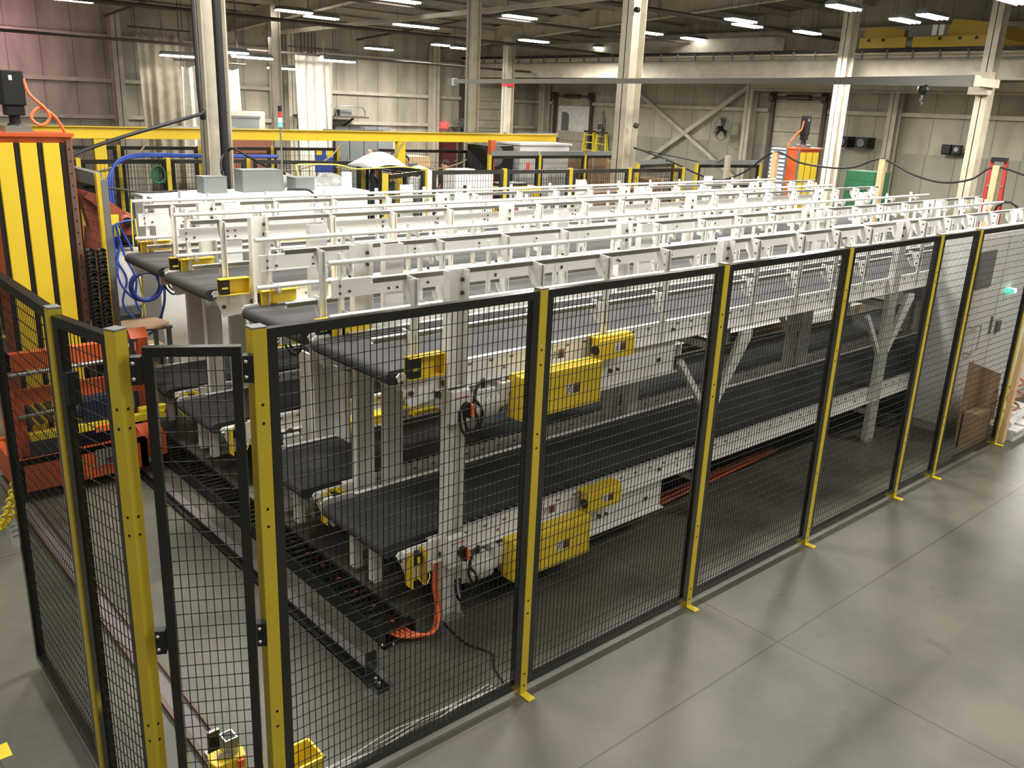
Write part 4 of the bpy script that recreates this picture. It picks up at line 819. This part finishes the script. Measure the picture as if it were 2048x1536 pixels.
# ================================================================== THINGS BEYOND THE CAGE
t = thing('fabric_cover', 'bright white domed cover bulging above the cage side fence', 'cover', (4.8, 8.8, 1.9))
g = MB(); n_ = 18; vs = []
for j in range(9):
    for i in range(n_ + 1):
        u = i / n_; s_ = math.sin(math.pi * u) ** .7; w = j / 8; c_ = math.sin(math.pi * (.12 + .76 * w)); vs.append((4.45 + .78 * u, 8.45 + .8 * w, 2.30 - .10 * u + .27 * s_ * c_))
g.add(vs, [(j * (n_ + 1) + i, j * (n_ + 1) + i + 1, (j + 1) * (n_ + 1) + i + 1, (j + 1) * (n_ + 1) + i) for j in range(8) for i in range(n_)], True)
o = g.build('cover_fabric', 'shirtw', t); md = o.modifiers.new('s', 'SOLIDIFY'); md.thickness = .02
MB().tube([(4.4, 8.5, 2.30), (4.7, 8.4, 2.27), (5.25, 8.45, 2.18)], .018, 8).bar((4.5, 8.6, 0), (4.5, 8.6, 2.3), .05).bar((5.1, 8.6, 0), (5.1, 8.6, 2.2), .05).build('support_frame', 'blackp', t)
tag(MB().prism([(5.05, 2.18), (5.2, 2.2), (5.75, 1.5), (5.8, 0), (5.1, 0)], 'y', 8.1, 8.16).build('white_cloth', 'film'), 'white cloth draped down inside the cage right of the domed cover', 'cloth')
t = thing('wrapped_parts', 'white plastic-wrapped parts piled behind the enclosure, seen through the cage', 'bundle', (3.6, 8.6, 1.8))
MB().sphere((3.5, 8.75, 2.02), .50, .3, .16).sphere((3.88, 8.8, 2.02), .27, .25, .2).sphere((3.1, 8.8, 2.1), .22, .2, .14).build('wrapped_roll', 'wrap', t)
MB().box(3.30, 8.5, 0, 4.15, 9.0, 1.88).build('machine_table', 'white2', t)
t = thing('paper_roll', 'large white roll on its side inside the cage, right of the yellow gantry post', 'roll', (5.9, 9.2, 1.2))
MB().cyl((5.75, 9.0, 2.02), (6.0, 9.5, 2.02), .24, 20).build('roll_body', 'film', t); MB().cyl((5.745, 8.985, 2.02), (5.75, 9.0, 2.02), .06, 12).build('roll_core', 'blackp', t); MB().box(5.6, 9.05, 0, 6.2, 9.5, 1.8).build('roll_stand', 'greyd', t)
t = thing('control_cabinet', 'white control cabinet with black handles behind the long cage fence', 'cabinet', (6.2, 8.5, 0))
MB().box(5.95, 8.4, 0, 6.75, 8.72, 2.20).build('cabinet_body', 'white2', t); MB().box(6.12, 8.385, 1.9, 6.17, 8.4, 2.02).box(6.22, 8.385, 1.75, 6.26, 8.4, 1.95).build('handle', 'blackp', t); MB().box(5.98, 8.45, 2.2, 6.4, 8.7, 2.27).build('papers_on_top', 'film', t)
t = thing('workbench', 'yellow topped bench with orange toolbox inside the cage below the black machine', 'bench', (7.6, 9.0, 0))
MB().box(7.2, 8.7, 1.86, 8.15, 9.4, 1.92).build('bench_top', 'yellowm', t); MB().box(7.25, 8.75, 0, 7.3, 8.8, 1.86).box(8.05, 8.75, 0, 8.1, 8.8, 1.86).box(7.22, 8.7, 1.45, 8.15, 9.4, 1.5).build('bench_frame', 'yellowm', t)
MB().box(7.35, 8.9, 1.92, 8.0, 9.3, 1.97).build('black_mat', 'blackp', t)
tag(MB().box(7.40, 8.75, 1.5, 7.75, 9.1, 1.66).box(7.5, 8.9, 1.66, 7.65, 8.93, 1.70).build('toolbox', 'red2'), 'orange-red toolbox on the lower shelf of the yellow bench', 'toolbox')
t = thing('press_machine', 'dark machine with round fan guard standing behind the duct-topped cage', 'machine', (9.2, 11.4, 0))
MB().box(8.95, 11.2, 0, 9.65, 11.88, 2.50).build('machine_body', 'blackp', t); MB().cyl((9.15, 11.18, 2.3), (9.15, 11.2, 2.3), .22, 18).build('fan_guard', 'greyd', t)
tag(MB().box(8.78, 10.9, 0, 8.90, 11.0, 2.62).build('orange_pole', 'orange'), 'orange steel pole at the corner of the duct-topped cage', 'pole')
t = thing('large_enclosure', 'wide white machine enclosure behind the duct-topped cage', 'enclosure', (10.6, 11.4, 0))
MB().box(9.75, 11.1, 0, 11.2, 11.85, 2.52).build('enclosure_body', 'white2', t); MB().box(9.70, 11.05, 2.52, 11.24, 11.88, 2.56).build('top_panel', 'shirtw', t)
tag(MB().box(9.45, 10.55, 2.02, 9.55, 10.56, 2.2).build('red_tag', 'red'), 'small red tag hanging on the duct-topped cage rail', 'tag')
bx = [(11.78, 11.3, .9, .8, 2.30, 'dark brown carton stack behind the right end of the duct-topped cage'), (10.45, 7.9, .9, .6, 1.98, 'tan cartons stacked left of the dark cage door'), (12.0, 9.4, .8, .7, 1.95, 'cartons behind the dark cage door'), (11.3, 9.6, .5, .5, 2.28, 'tall narrow carton right of the central column')]
bx[1] = (8.9, 8.0, .9, .6, 1.90, 'tan cartons stacked left of the dark cage door')
for (x, y, sx, sy, h_, lb) in bx:
    t = thing('carton_stack', lb, 'cartons', (x, y, 0), 0, 'cartons around the cages'); k = 4; hh = h_ / k
    for i in range(k):
        b_ = MB().box(-sx / 2 + .02 * (i % 2), -sy / 2, i * hh, sx / 2 + .02 * (i % 2), sy / 2, (i + 1) * hh - .006).build('carton', 'card' if 'dark' not in lb else 'woodd', t, False)
        MB().box(-.03, -sy / 2 - .002, i * hh, .03, -sy / 2, (i + 1) * hh - .006).build('tape', 'khaki', b_, False)
tag(MB().box(7.45, 20.1, 0, 8.6, 20.9, 2.22).box(7.5, 20.0, .6, 8.55, 20.1, .66).box(7.5, 20.0, 1.2, 8.55, 20.1, 1.26).box(7.5, 20.0, 1.8, 8.55, 20.1, 1.86).build('strapped_stack', 'red2'), 'dusty red wrapped stack behind the rear cage, left of the slim column', 'stack')
t = thing('dock_window', 'grey framed window above the dusty red stack', 'window', (8.2, 22.5, 2.2))
MB().box(8.0, 22.5, 0, 9.6, 22.56, 2.85).build('frame', 'cream', t); MB().box(8.1, 22.48, 2.25, 9.4, 22.5, 2.7).build('glass', 'grey', t); MB().box(8.05, 22.47, 2.66, 9.45, 22.5, 2.72).build('sill', 'greyd', t)
t = thing('banner', 'blue banner with yellow patches behind the rear cage', 'banner', (10, 19.5, 1.3))
MB().box(9.6, 19.5, 1.3, 10.4, 19.54, 1.78).build('banner_cloth', 'blue', t); MB().box(9.95, 19.49, 1.72, 10.38, 19.5, 1.90).box(9.62, 19.49, 1.78, 9.8, 19.5, 1.93).build('yellow_patch', 'yellowb', t); MB().box(9.6, 19.52, 1.78, 9.95, 19.53, 1.98).build('blue_patch', 'blue', t)
for x in (9.65, 10.35): MB().box(x - .02, 19.5, 0, x + .02, 19.54, 1.3).build('leg', 'steel', t)
t = thing('wall_cabinet', 'tall green-grey lockers against the back wall left of the yellow gantry post', 'cabinet', (15.2, 26.9, 0))
for k in range(4): 
    q = MB().box(14.4 + k * .62, 26.6, 0, 14.99 + k * .62, 27.1, 2.35).build('locker_door', 'greyd' if k < 3 else 'grey', t); MB().box(14.9 + k * .62, 26.58, 1.1, 14.93 + k * .62, 26.6, 1.3).build('handle', 'steel', q)
t = thing('mezzanine_shelf', 'dark steel platform with railing above the lockers on the back wall', 'shelf', (14.2, 26.5, 2.6))
MB().box(12.9, 26.2, 2.66, 15.6, 27.3, 2.72).bar((13.2, 26.3, 2.66), (13.0, 27.3, 2.1), .06).bar((15.0, 26.3, 2.66), (14.8, 27.3, 2.1), .06).build('platform', 'darksteel', t)
MB().tube([(14.3, 26.3, 2.72), (14.3, 26.3, 3.05), (15.4, 26.3, 3.05), (15.5, 26.3, 2.72)], .025, 6, 2).build('railing', 'steel', t)
g = MB()
for k in range(5): g.cyl((13.2 + k * .14, 26.8, 2.72), (13.2 + k * .14, 26.8, 5.5), .02, 6)
g.build('pipes', 'darksteel', t); MB().box(14.6, 26.6, 2.72, 15.1, 27.0, 2.95).build('equipment_box', 'greyd', t)
t = thing('crate', 'yellowish wooden crate stack behind the seated people, left of the maroon door', 'crate', (14.8, 22.5, 0))
MB().box(14.2, 22, 0, 15.4, 23, 1.55).build('crate_body', 'wood', t); MB().box(14.2, 21.98, 1.1, 15.4, 22, 1.16).box(14.2, 21.98, .6, 15.4, 22, .66).build('crate_slats', 'woodd', t)
t = thing('tool_trolley', 'dark cart with piled gear behind the man in the blue shirt', 'trolley', (13.3, 20.8, 0))
MB().box(12.9, 20.5, .3, 13.8, 21.1, 1.45).build('cart_body', 'greyd', t); MB().sphere((13.2, 20.8, 1.62), .22, .2, .18).sphere((13.5, 20.8, 1.55), .16).sphere((13.3, 20.7, 1.8), .09).build('piled_gear', 'blackp', t)
for x in (13.0, 13.7): MB().cyl((x, 20.48, .12), (x, 20.54, .12), .12, 12).cyl((x, 21.06, .12), (x, 21.12, .12), .12, 12).cyl((x, 20.54, .12), (x, 21.06, .12), .02, 6).box(x - .02, 20.6, .12, x + .02, 20.64, .3).build('wheels', 'blackp', t)
g = tag(MB().box(17.2, 26.95, 1.45, 17.7, YW - .005, 2.05).build('first_aid_cabinet', 'shirtw'), 'white first aid cabinet with a red cross on the back wall', 'cabinet')
MB().box(17.4, 26.94, 1.7, 17.5, 26.95, 1.95).box(17.33, 26.94, 1.78, 17.57, 26.95, 1.86).build('red_cross', 'red', g)
t = thing('parts_rack', 'rack with hanging gear and boxes between the third and far columns', 'rack', (14.5, 16.0, 0))
for x in (13.6, 14.6, 15.6): MB().box(x - .04, 16, 0, x + .04, 16.08, 2.6).build('rack_post', 'darksteel', t)
for z in (.9, 1.7, 2.5): MB().box(13.6, 15.95, z, 15.6, 16.5, z + .05).build('shelf', 'greyd', t)
for k, (x, z) in enumerate(((13.8, 1.75), (14.2, 1.75), (14.8, 1.75), (15.2, 1.75), (14.0, .95), (15.0, .95))): MB().box(x, 16, z, x + .3, 16.4, z + .3 + .08 * (k % 3)).build('stored_box', ['blackp', 'grey', 'navy', 'film', 'card', 'greyd'][k], t)

# people --------------------------------------------------------------
def person(loc, rz, label, shirt, hair, bald=False, sleeve=True, lean=0):
    t = thing('person', label, 'person', loc, rz)
    def skin(name, pts, edges, rad, m, root=0, sub=1):
        me = bpy.data.meshes.new(name); me.from_pydata(pts, edges, []); me.materials.append(M[m]); o = bpy.data.objects.new(name, me); S.collection.objects.link(o); o.parent = t
        md = o.modifiers.new('skin', 'SKIN'); md.use_smooth_shade = True
        for i, r_ in enumerate(rad): me.skin_vertices[0].data[i].radius = r_ if isinstance(r_, tuple) else (r_, r_)
        me.skin_vertices[0].data[root].use_root = True
        s2 = o.modifiers.new('sub', 'SUBSURF'); s2.levels = sub; s2.render_levels = sub; return o
    P_ = [(0, 0, .92), (0, 0, 1.12), (0, .01, 1.36), (0, .0, 1.47), (0, -.01, 1.55), (0, -.015, 1.66), (0, -.01, 1.74), (.19, 0, 1.40), (.24, .02, 1.14), (.22, -.12, .93), (-.19, 0, 1.40), (-.24, .02, 1.14), (-.22, -.12, .93), (.10, 0, .86), (.11, -.01, .48), (.11, .02, .09), (.11, -.13, .04), (-.10, 0, .86), (-.11, -.01, .48), (-.11, .02, .09), (-.11, -.13, .04)]
    E_ = [(0, 1), (1, 2), (2, 3), (3, 4), (4, 5), (5, 6), (2, 7), (7, 8), (8, 9), (2, 10), (10, 11), (11, 12), (0, 13), (13, 14), (14, 15), (15, 16), (0, 17), (17, 18), (18, 19), (19, 20)]
    R_ = [(.15, .11), (.14, .10), (.17, .11), .06, (.075, .09), (.078, .095), (.055, .07), .055, .042, .032, .055, .042, .032, .085, .058, .042, .035, .085, .058, .042, .035]
    skin('body', P_, E_, R_, 'skin')
    skin('shirt', [P_[i] for i in (0, 1, 2, 3)] + [P_[7], (.225, .01, 1.2), P_[10], (-.225, .01, 1.2)], [(0, 1), (1, 2), (2, 3), (2, 4), (4, 5), (2, 6), (6, 7)], [(.165, .125), (.16, .118), (.185, .125), .07, .07, .058, .07, .058], shirt, 1)
    skin('trousers', [(0, 0, .95), (.10, 0, .86), (.11, -.01, .48), (.11, .02, .08), (-.10, 0, .86), (-.11, -.01, .48), (-.11, .02, .08)], [(0, 1), (1, 2), (2, 3), (0, 4), (4, 5), (5, 6)], [(.16, .12), .10, .072, .062, .10, .072, .062], 'jeans')
    MB().sphere((0, -.12, 1.62), .014, .02, .02, 8, 6).sphere((.098, -.01, 1.62), .012, .02, .03, 8, 6).sphere((-.098, -.01, 1.62), .012, .02, .03, 8, 6).build('nose_and_ears', 'skin', t, False)
    MB().sphere((.032, -.105, 1.655), .012, n=8, m=6).sphere((-.032, -.105, 1.655), .012, n=8, m=6).box(-.025, -.115, 1.578, .025, -.108, 1.584).build('eyes_and_mouth', 'hair', t, False)
    if bald: MB().sphere((0, .035, 1.62), .093, .08, .07).build('hair', hair, t, False)
    else: MB().sphere((0, .015, 1.70), .098, .105, .085).build('hair', hair, t, False)
    return t
person((13.62, 23.03, 0), math.radians(-60), 'balding person in a white shirt left of the domed cover, facing right', 'shirtw', 'hairg', True)
person((13.16, 21.94, 0), math.radians(15), 'person whose head shows just over the left top of the domed cover', 'shirtr', 'hair')
person((13.60, 22.25, 0), math.radians(-20), 'person whose head shows over the right top of the domed cover', 'shirtw', 'hairg')
person((12.66, 20.2, 0), math.radians(40), 'person in a dusty red shirt between the dome and the yellow gantry post', 'shirtr', 'hairg', True)
person((12.20, 18.86, 0), math.radians(-40), 'balding person in a light blue shirt right of the yellow gantry post', 'shirtb', 'hairg', True)
person((12.53, 17.38, 0), math.radians(-110), 'person in a black shirt standing before the maroon door', 'shirtk', 'hair')

# fans, ladders ---------------------------------------------------------
def fan(label, loc, nrm, r=.42):
    t = thing('wall_fan', label, 'fan', loc, 0, 'wall fans'); n3 = Vector(nrm).normalized(); c = Vector(loc); u = n3.cross(Vector((0, 0, 1))).normalized(); w = n3.cross(u)
    g = MB()
    for rr, off in ((r, 0), (r * .97, .07), (r * .6, -.05), (r * .3, -.07)):
        g.tube([c + n3 * off + (u * math.cos(a) + w * math.sin(a)) * rr for a in [k * math.pi / 10 for k in range(21)]], .010, 5, 1)
    for k in range(24):
        a = k * math.pi / 12; e = (u * math.cos(a) + w * math.sin(a)); g.tube([c - n3 * .07 + e * r * .15, c - n3 * .05 + e * r * .6, c + e * r, c + n3 * .07 + e * r * .97], .005, 4, 1)
    g.build('cage', 'greyd', t)
    g = MB()
    for k in range(3):
        a = k * 2 * math.pi / 3 + .4; e = (u * math.cos(a) + w * math.sin(a)); q = n3.cross(e); p0 = c + e * .06; p1 = c + e * r * .85
        g.add([p0 - q * .05, p0 + q * .05 + n3 * .03, p1 + q * .17 + n3 * .04, p1 - q * .13 - n3 * .02, p0 - q * .05 + n3 * .008, p0 + q * .05 + n3 * .038, p1 + q * .17 + n3 * .048, p1 - q * .13 - n3 * .012], MB.BF)
    g.build('blades', 'blackp', t); MB().cyl(c - n3 * .0, c + n3 * .22, .09, 12).build('motor', 'blackp', t)
    MB().tube([c + n3 * .2, c + n3 * .28 - V(0, 0, .12), c + n3 * .40 - V(0, 0, .14)], .02, 6, 2).build('wall_bracket', 'steel', t)
fan('dark wall fan between the yellow ladders and the central column', (24.4, 22.45, 2.68), (-.6, .8, 0), .62)
fan('wall fan seen from the front, right of the X brace', (24.6, 16.75, 2.86), (-1, .3, 0), .42)
fan('dark fan turned sideways, left of the third column', (20.55, 26.95, 2.33), (-.8, -.55, .1), .42)
def ladder(label, loc, rz, h_, w0, w1, m, steps, grp=None):
    t = thing('step_ladder', label, 'ladder', loc, rz, grp)
    for s_ in (-1, 1):
        MB().bar((s_ * w0, 0, 0), (s_ * w1, .05, h_), .06, .05).build('side_rail', m, t, False)
        MB().bar((s_ * w0 * 1.05, .5, 0), (s_ * w1, .12, h_), .05, .04).build('rear_rail', m, t, False)
    for k in range(steps): z = h_ * (k + .6) / steps; a = w0 + (w1 - w0) * z / h_; MB().box(-a, -.03 + .04 * z / h_, z - .02, a, .06 + .04 * z / h_, z + .015).build('step', m if m != 'red' else 'steel', t, False)
    MB().box(-w1 * 1.1, -.03, h_ - .02, w1 * 1.1, .18, h_ + .05).build('ladder_top', 'blackp', t, False)
ladder('left of two yellow step ladders by the plastic-covered dock door', (24.6, 23.45, 0), math.radians(-75), 2.45, .36, .20, 'yellowb', 8, 'yellow step ladders')
ladder('right of two yellow step ladders, nearer the dark wall fan', (24.6, 22.75, 0), math.radians(-75), 2.42, .36, .20, 'yellowb', 8, 'yellow step ladders')
ladder('red step ladder behind the conveyor ends at the right', (13.5, 3.0, 0), math.radians(-78), 2.74, .17, .11, 'red', 9)
# right end things --------------------------------------------------------
def wpost(x, y, z0, z1, lb, m='wood', lean=(0, 0)): return tag(MB().bar((x, y, z0), (x + lean[0], y + lean[1], z1), .09, .09).build('wooden_post', m), lb, 'post', 'wooden cable posts')
wpost(11.0, 3.80, 0, 2.72, 'wooden post rising behind the lane ends, in the middle of the cable festoon'); wpost(11.2, 2.15, 0, 2.74, 'wooden post in front of the red ladder'); wpost(11.15, 5.86, 0, 2.70, 'wooden post in front of the bright louvered door'); wpost(12.2, 7.60, 0, 2.53, 'pale post with hook left of the bright louvered door', 'cream')
tag(MB().tube([(10.54, 8.65, 2.62), (11.0, 8.1, 2.40), (11.1, 7.5, 2.20), (11.15, 7.0, 2.12), (11.17, 6.5, 2.30), (11.16, 5.9, 2.70), (11.12, 5.35, 2.56), (11.05, 4.7, 2.52), (11.0, 4.25, 2.57), (11.0, 3.82, 2.72), (11.05, 3.3, 2.52), (11.08, 2.85, 2.44), (11.12, 2.45, 2.52), (11.2, 2.17, 2.72), (11.3, 1.6, 2.60), (11.3, .8, 2.62)], .016, 8).build('festoon_cable', 'blackp'), 'black cable festooned over wooden posts above the conveyor ends', 'cable')
tag(MB().tube([(10.54, 8.65, 2.60), (11.5, 8.3, 2.45), (12.0, 7.9, 2.36), (12.2, 7.62, 2.48)], .010, 6).build('thin_cable', 'blackp'), 'thin black cable from the central column to the pale post', 'cable')
g = MB()
for k in range(14): g.box(12.9 + .01 * (k % 3), 4.86, k * .172, 13.5, 5.42, k * .172 + .168)
tag(g.build('sheet_stack', 'green'), 'stack of dark green sheets behind the conveyor ends', 'stack')
tag(MB().box(12.9, 2.5, 0, 13.4, 4.1, 1.2).build('parts_crate', 'greyd'), 'grey crate in the dim area behind the right conveyor ends', 'crate')
t = thing('motor', 'round dark machine part on the crate behind the right conveyor ends', 'machine part', (12.9, 3.3, 1.2)); MB().cyl((12.9, 3.0, 1.5), (12.9, 3.5, 1.5), .28, 16).build('drum', 'blackp', t); MB().tube([(12.9, 2.5 + .2 * math.cos(a), 1.9 + .22 * math.sin(a)) for a in [k * .6 for k in range(12)]], .02, 6, 1).build('hose_loop', 'blackp', t)
for (y, z, lb) in ((12.13, 2.5, 'left of two small black heaters on the right wall'), (11.45, 2.5, 'right of two small black heaters on the right wall')):
    t = thing('wall_heater', lb, 'heater', (25.0, y, z), 0, 'small wall heaters'); MB().box(24.75, y - .2, z - .02, 25.265, y + .2, z + .32).build('heater_body', 'blackp', t); MB().cyl((24.7, y, z + .15), (24.75, y, z + .15), .13, 12).build('grille', 'greyd', t)
t = thing('floodlight', 'small black twin floodlight on the right wall near the jib column', 'light', (25.0, 8.6, 2.5)); MB().box(24.8, 8.35, 2.5, 25.0, 8.58, 2.75).box(24.8, 8.65, 2.5, 25.0, 8.9, 2.75).box(24.95, 8.3, 2.45, 25.295, 8.95, 2.52).build('lamp_body', 'blackp', t); MB().cyl((24.78, 8.46, 2.62), (24.8, 8.46, 2.62), .07, 10).build('lens', 'chrome', t)
# white cabinet at the right of the near lane
t = thing('control_cabinet', 'large white control cabinet behind the fence at the right edge', 'cabinet', (8, .65, 0))
MB().box(6.72, .52, .10, 9.6, .86, 2.19).build('cabinet_body', 'white2', t); MB().box(6.74, .54, 0, 9.6, .85, .1).build('plinth', 'cream', t)
for (a, b) in ((6.75, 7.52), (7.55, 8.5), (8.53, 9.5)): q = MB().box(a, .50, .14, b, .52, 2.15).build('cabinet_door', 'white2', t); MB().box(b - .07, .485, 1.05, b - .04, .50, 1.25).build('handle', 'greyd', q)
MB().box(6.80, .485, 1.62, 7.20, .50, 2.02).build('grey_panel', 'grey', t); MB().tube([(6.84, .49, 1.22), (6.84, .46, 1.20), (7.10, .46, 1.20), (7.10, .46, .92), (6.92, .46, .90), (6.84, .49, .92)], .006, 6, 1).build('document_pocket', 'steel', t)
MB().box(7.62, .47, 1.05, 7.72, .50, 1.18).build('switch', 'greyd', t); q = MB().cyl((7.72, .42, 1.52), (7.72, .50, 1.52), .03, 12).build('green_lamp', 'glowg', t); MB().cyl((7.80, .42, 1.52), (7.80, .50, 1.52), .026, 12).build('white_lamp', 'gloww', t)
tag(MB().bar((6.55, .16, .0), (6.62, .30, .92), .01, .01).prism([(6.45, .0), (7.45, .0), (7.35, .66), (6.40, .95)], 'y', .24, .255).build('cardboard_sheet', 'card'), 'big brown cardboard sheet leaning inside the fence by the white cabinet', 'cardboard')
t = thing('cardboard_box', 'brown cardboard box on the floor in front of the leaning cardboard sheet', 'box', (6.7, .15, 0)); MB().box(6.46, .08, 0, 6.84, .22, .40).build('box_body', 'card', t); MB().box(6.46, .078, .39, 6.84, .08, .40).build('tape', 'khaki', t)
tag(MB().bar((7.02, -.01, 0), (7.10, -.02, 2.3), .085, .05).box(7.0, -.045, .42, 7.09, .02, .435).box(7.03, -.045, 1.15, 7.13, .02, 1.165).build('wooden_plank', 'wood'), 'tan wooden plank strapped to the last fence post at the right edge', 'plank')
t = thing('pallet', 'white wooden pallet on the floor at the right edge', 'pallet', (7.7, .1, 0))
for k in range(4): MB().box(7.15 + k * .32, -.1, .09, 7.4 + k * .32, .4, .12).build('deck_board', 'film', t)
for k in range(3): MB().box(7.15, -.08 + k * .2, 0, 8.35, 0 + k * .2, .09).build('stringer', 'film', t)
tag(MB().cyl((7.2, .02, .16), (8.2, .12, .16), .04, 12).build('white_pipe', 'film'), 'white pipe lying on the pallet at the right edge', 'pipe')
tag(MB().tube([(7.35 + .1 * math.cos(k * .9), .1 + .1 * math.sin(k * .9), .22 + .02 * k) for k in range(22)], .014, 6).build('red_hose_pile', 'red2'), 'tangle of red hose on the pallet at the right edge', 'hose')
# yellow chain on black post at the left
def chain(t, pts, r=.017):
    P_ = [Vector(p) for p in pts]
    for i in range(len(P_) - 1):
        c = (P_[i] + P_[i + 1]) / 2; d_ = (P_[i + 1] - P_[i]); l_ = d_.length * .66; d_.normalize(); u = d_.cross(Vector((0, 1, 0)) if i % 2 else Vector((1, 0, 0)));
        if u.length < .1: u = d_.cross(Vector((0, 0, 1)))
        u.normalize(); MB().tube([c + d_ * l_ * math.cos(a) + u * r * math.sin(a) for a in [k * math.pi / 5 for k in range(11)]], .0055, 6, 1).build('chain_link', 'yellowb', t)
t = thing('plastic_chain', 'yellow plastic chain hanging in a loop outside the left fence, with a paper tag', 'chain', (-2.08, 2.0, .9))
cp = []
for k in range(27):
    u = k / 26
    if u < .62: v = u / .62; cp.append((-2.03 - .12 * v ** 1.6, 1.99 + .01 * v, 1.28 - .37 * v))
    else: v = (u - .62) / .38; cp.append((-2.15 + .11 * v, 2.0, .91 + .17 * v ** 2))
chain(t, cp)
MB().prism([(-2.11, .93), (-2.07, .96), (-2.035, .82), (-2.055, .75), (-2.10, .80)], 'y', 2.0, 2.002).build('paper_tag', 'labelw', t)
MB().bar((-2.098, 1.998, .90), (-2.07, 1.998, .91), .002, .004).bar((-2.094, 1.998, .87), (-2.06, 1.998, .882), .002, .004).bar((-2.09, 1.998, .84), (-2.055, 1.998, .85), .002, .004).build('tag_lines', 'greyd', t)
tag(MB().box(-2.55, 1.25, 0, -2.36, 1.37, .002).build('floor_marking', 'yellowb'), 'short yellow tape mark on the floor at the lower left', 'marking')
t = thing('pallet_truck', 'orange and yellow machine with round yellow wheel guard at the left edge behind the fence', 'machine', (-2.2, 3.6, 0))
MB().box(-2.45, 3.5, .12, -1.92, 4.2, .55).build('machine_body', 'red2', t); MB().cyl((-1.95, 3.7, .78), (-1.90, 3.7, .78), .16, 18).build('wheel_guard', 'yellowm', t); MB().box(-2.4, 3.6, .55, -1.95, 4.1, .9).build('upper_body', 'orange', t); MB().cyl((-2.3, 3.6, .12), (-2.3, 3.7, .12), .12, 12).cyl((-2.05, 3.6, .12), (-2.05, 3.7, .12), .12, 12).build('wheels', 'blackp', t); MB().bar((-2.0, 3.45, .75), (-1.9, 3.45, .2), .05).build('silver_bar', 'steel', t)
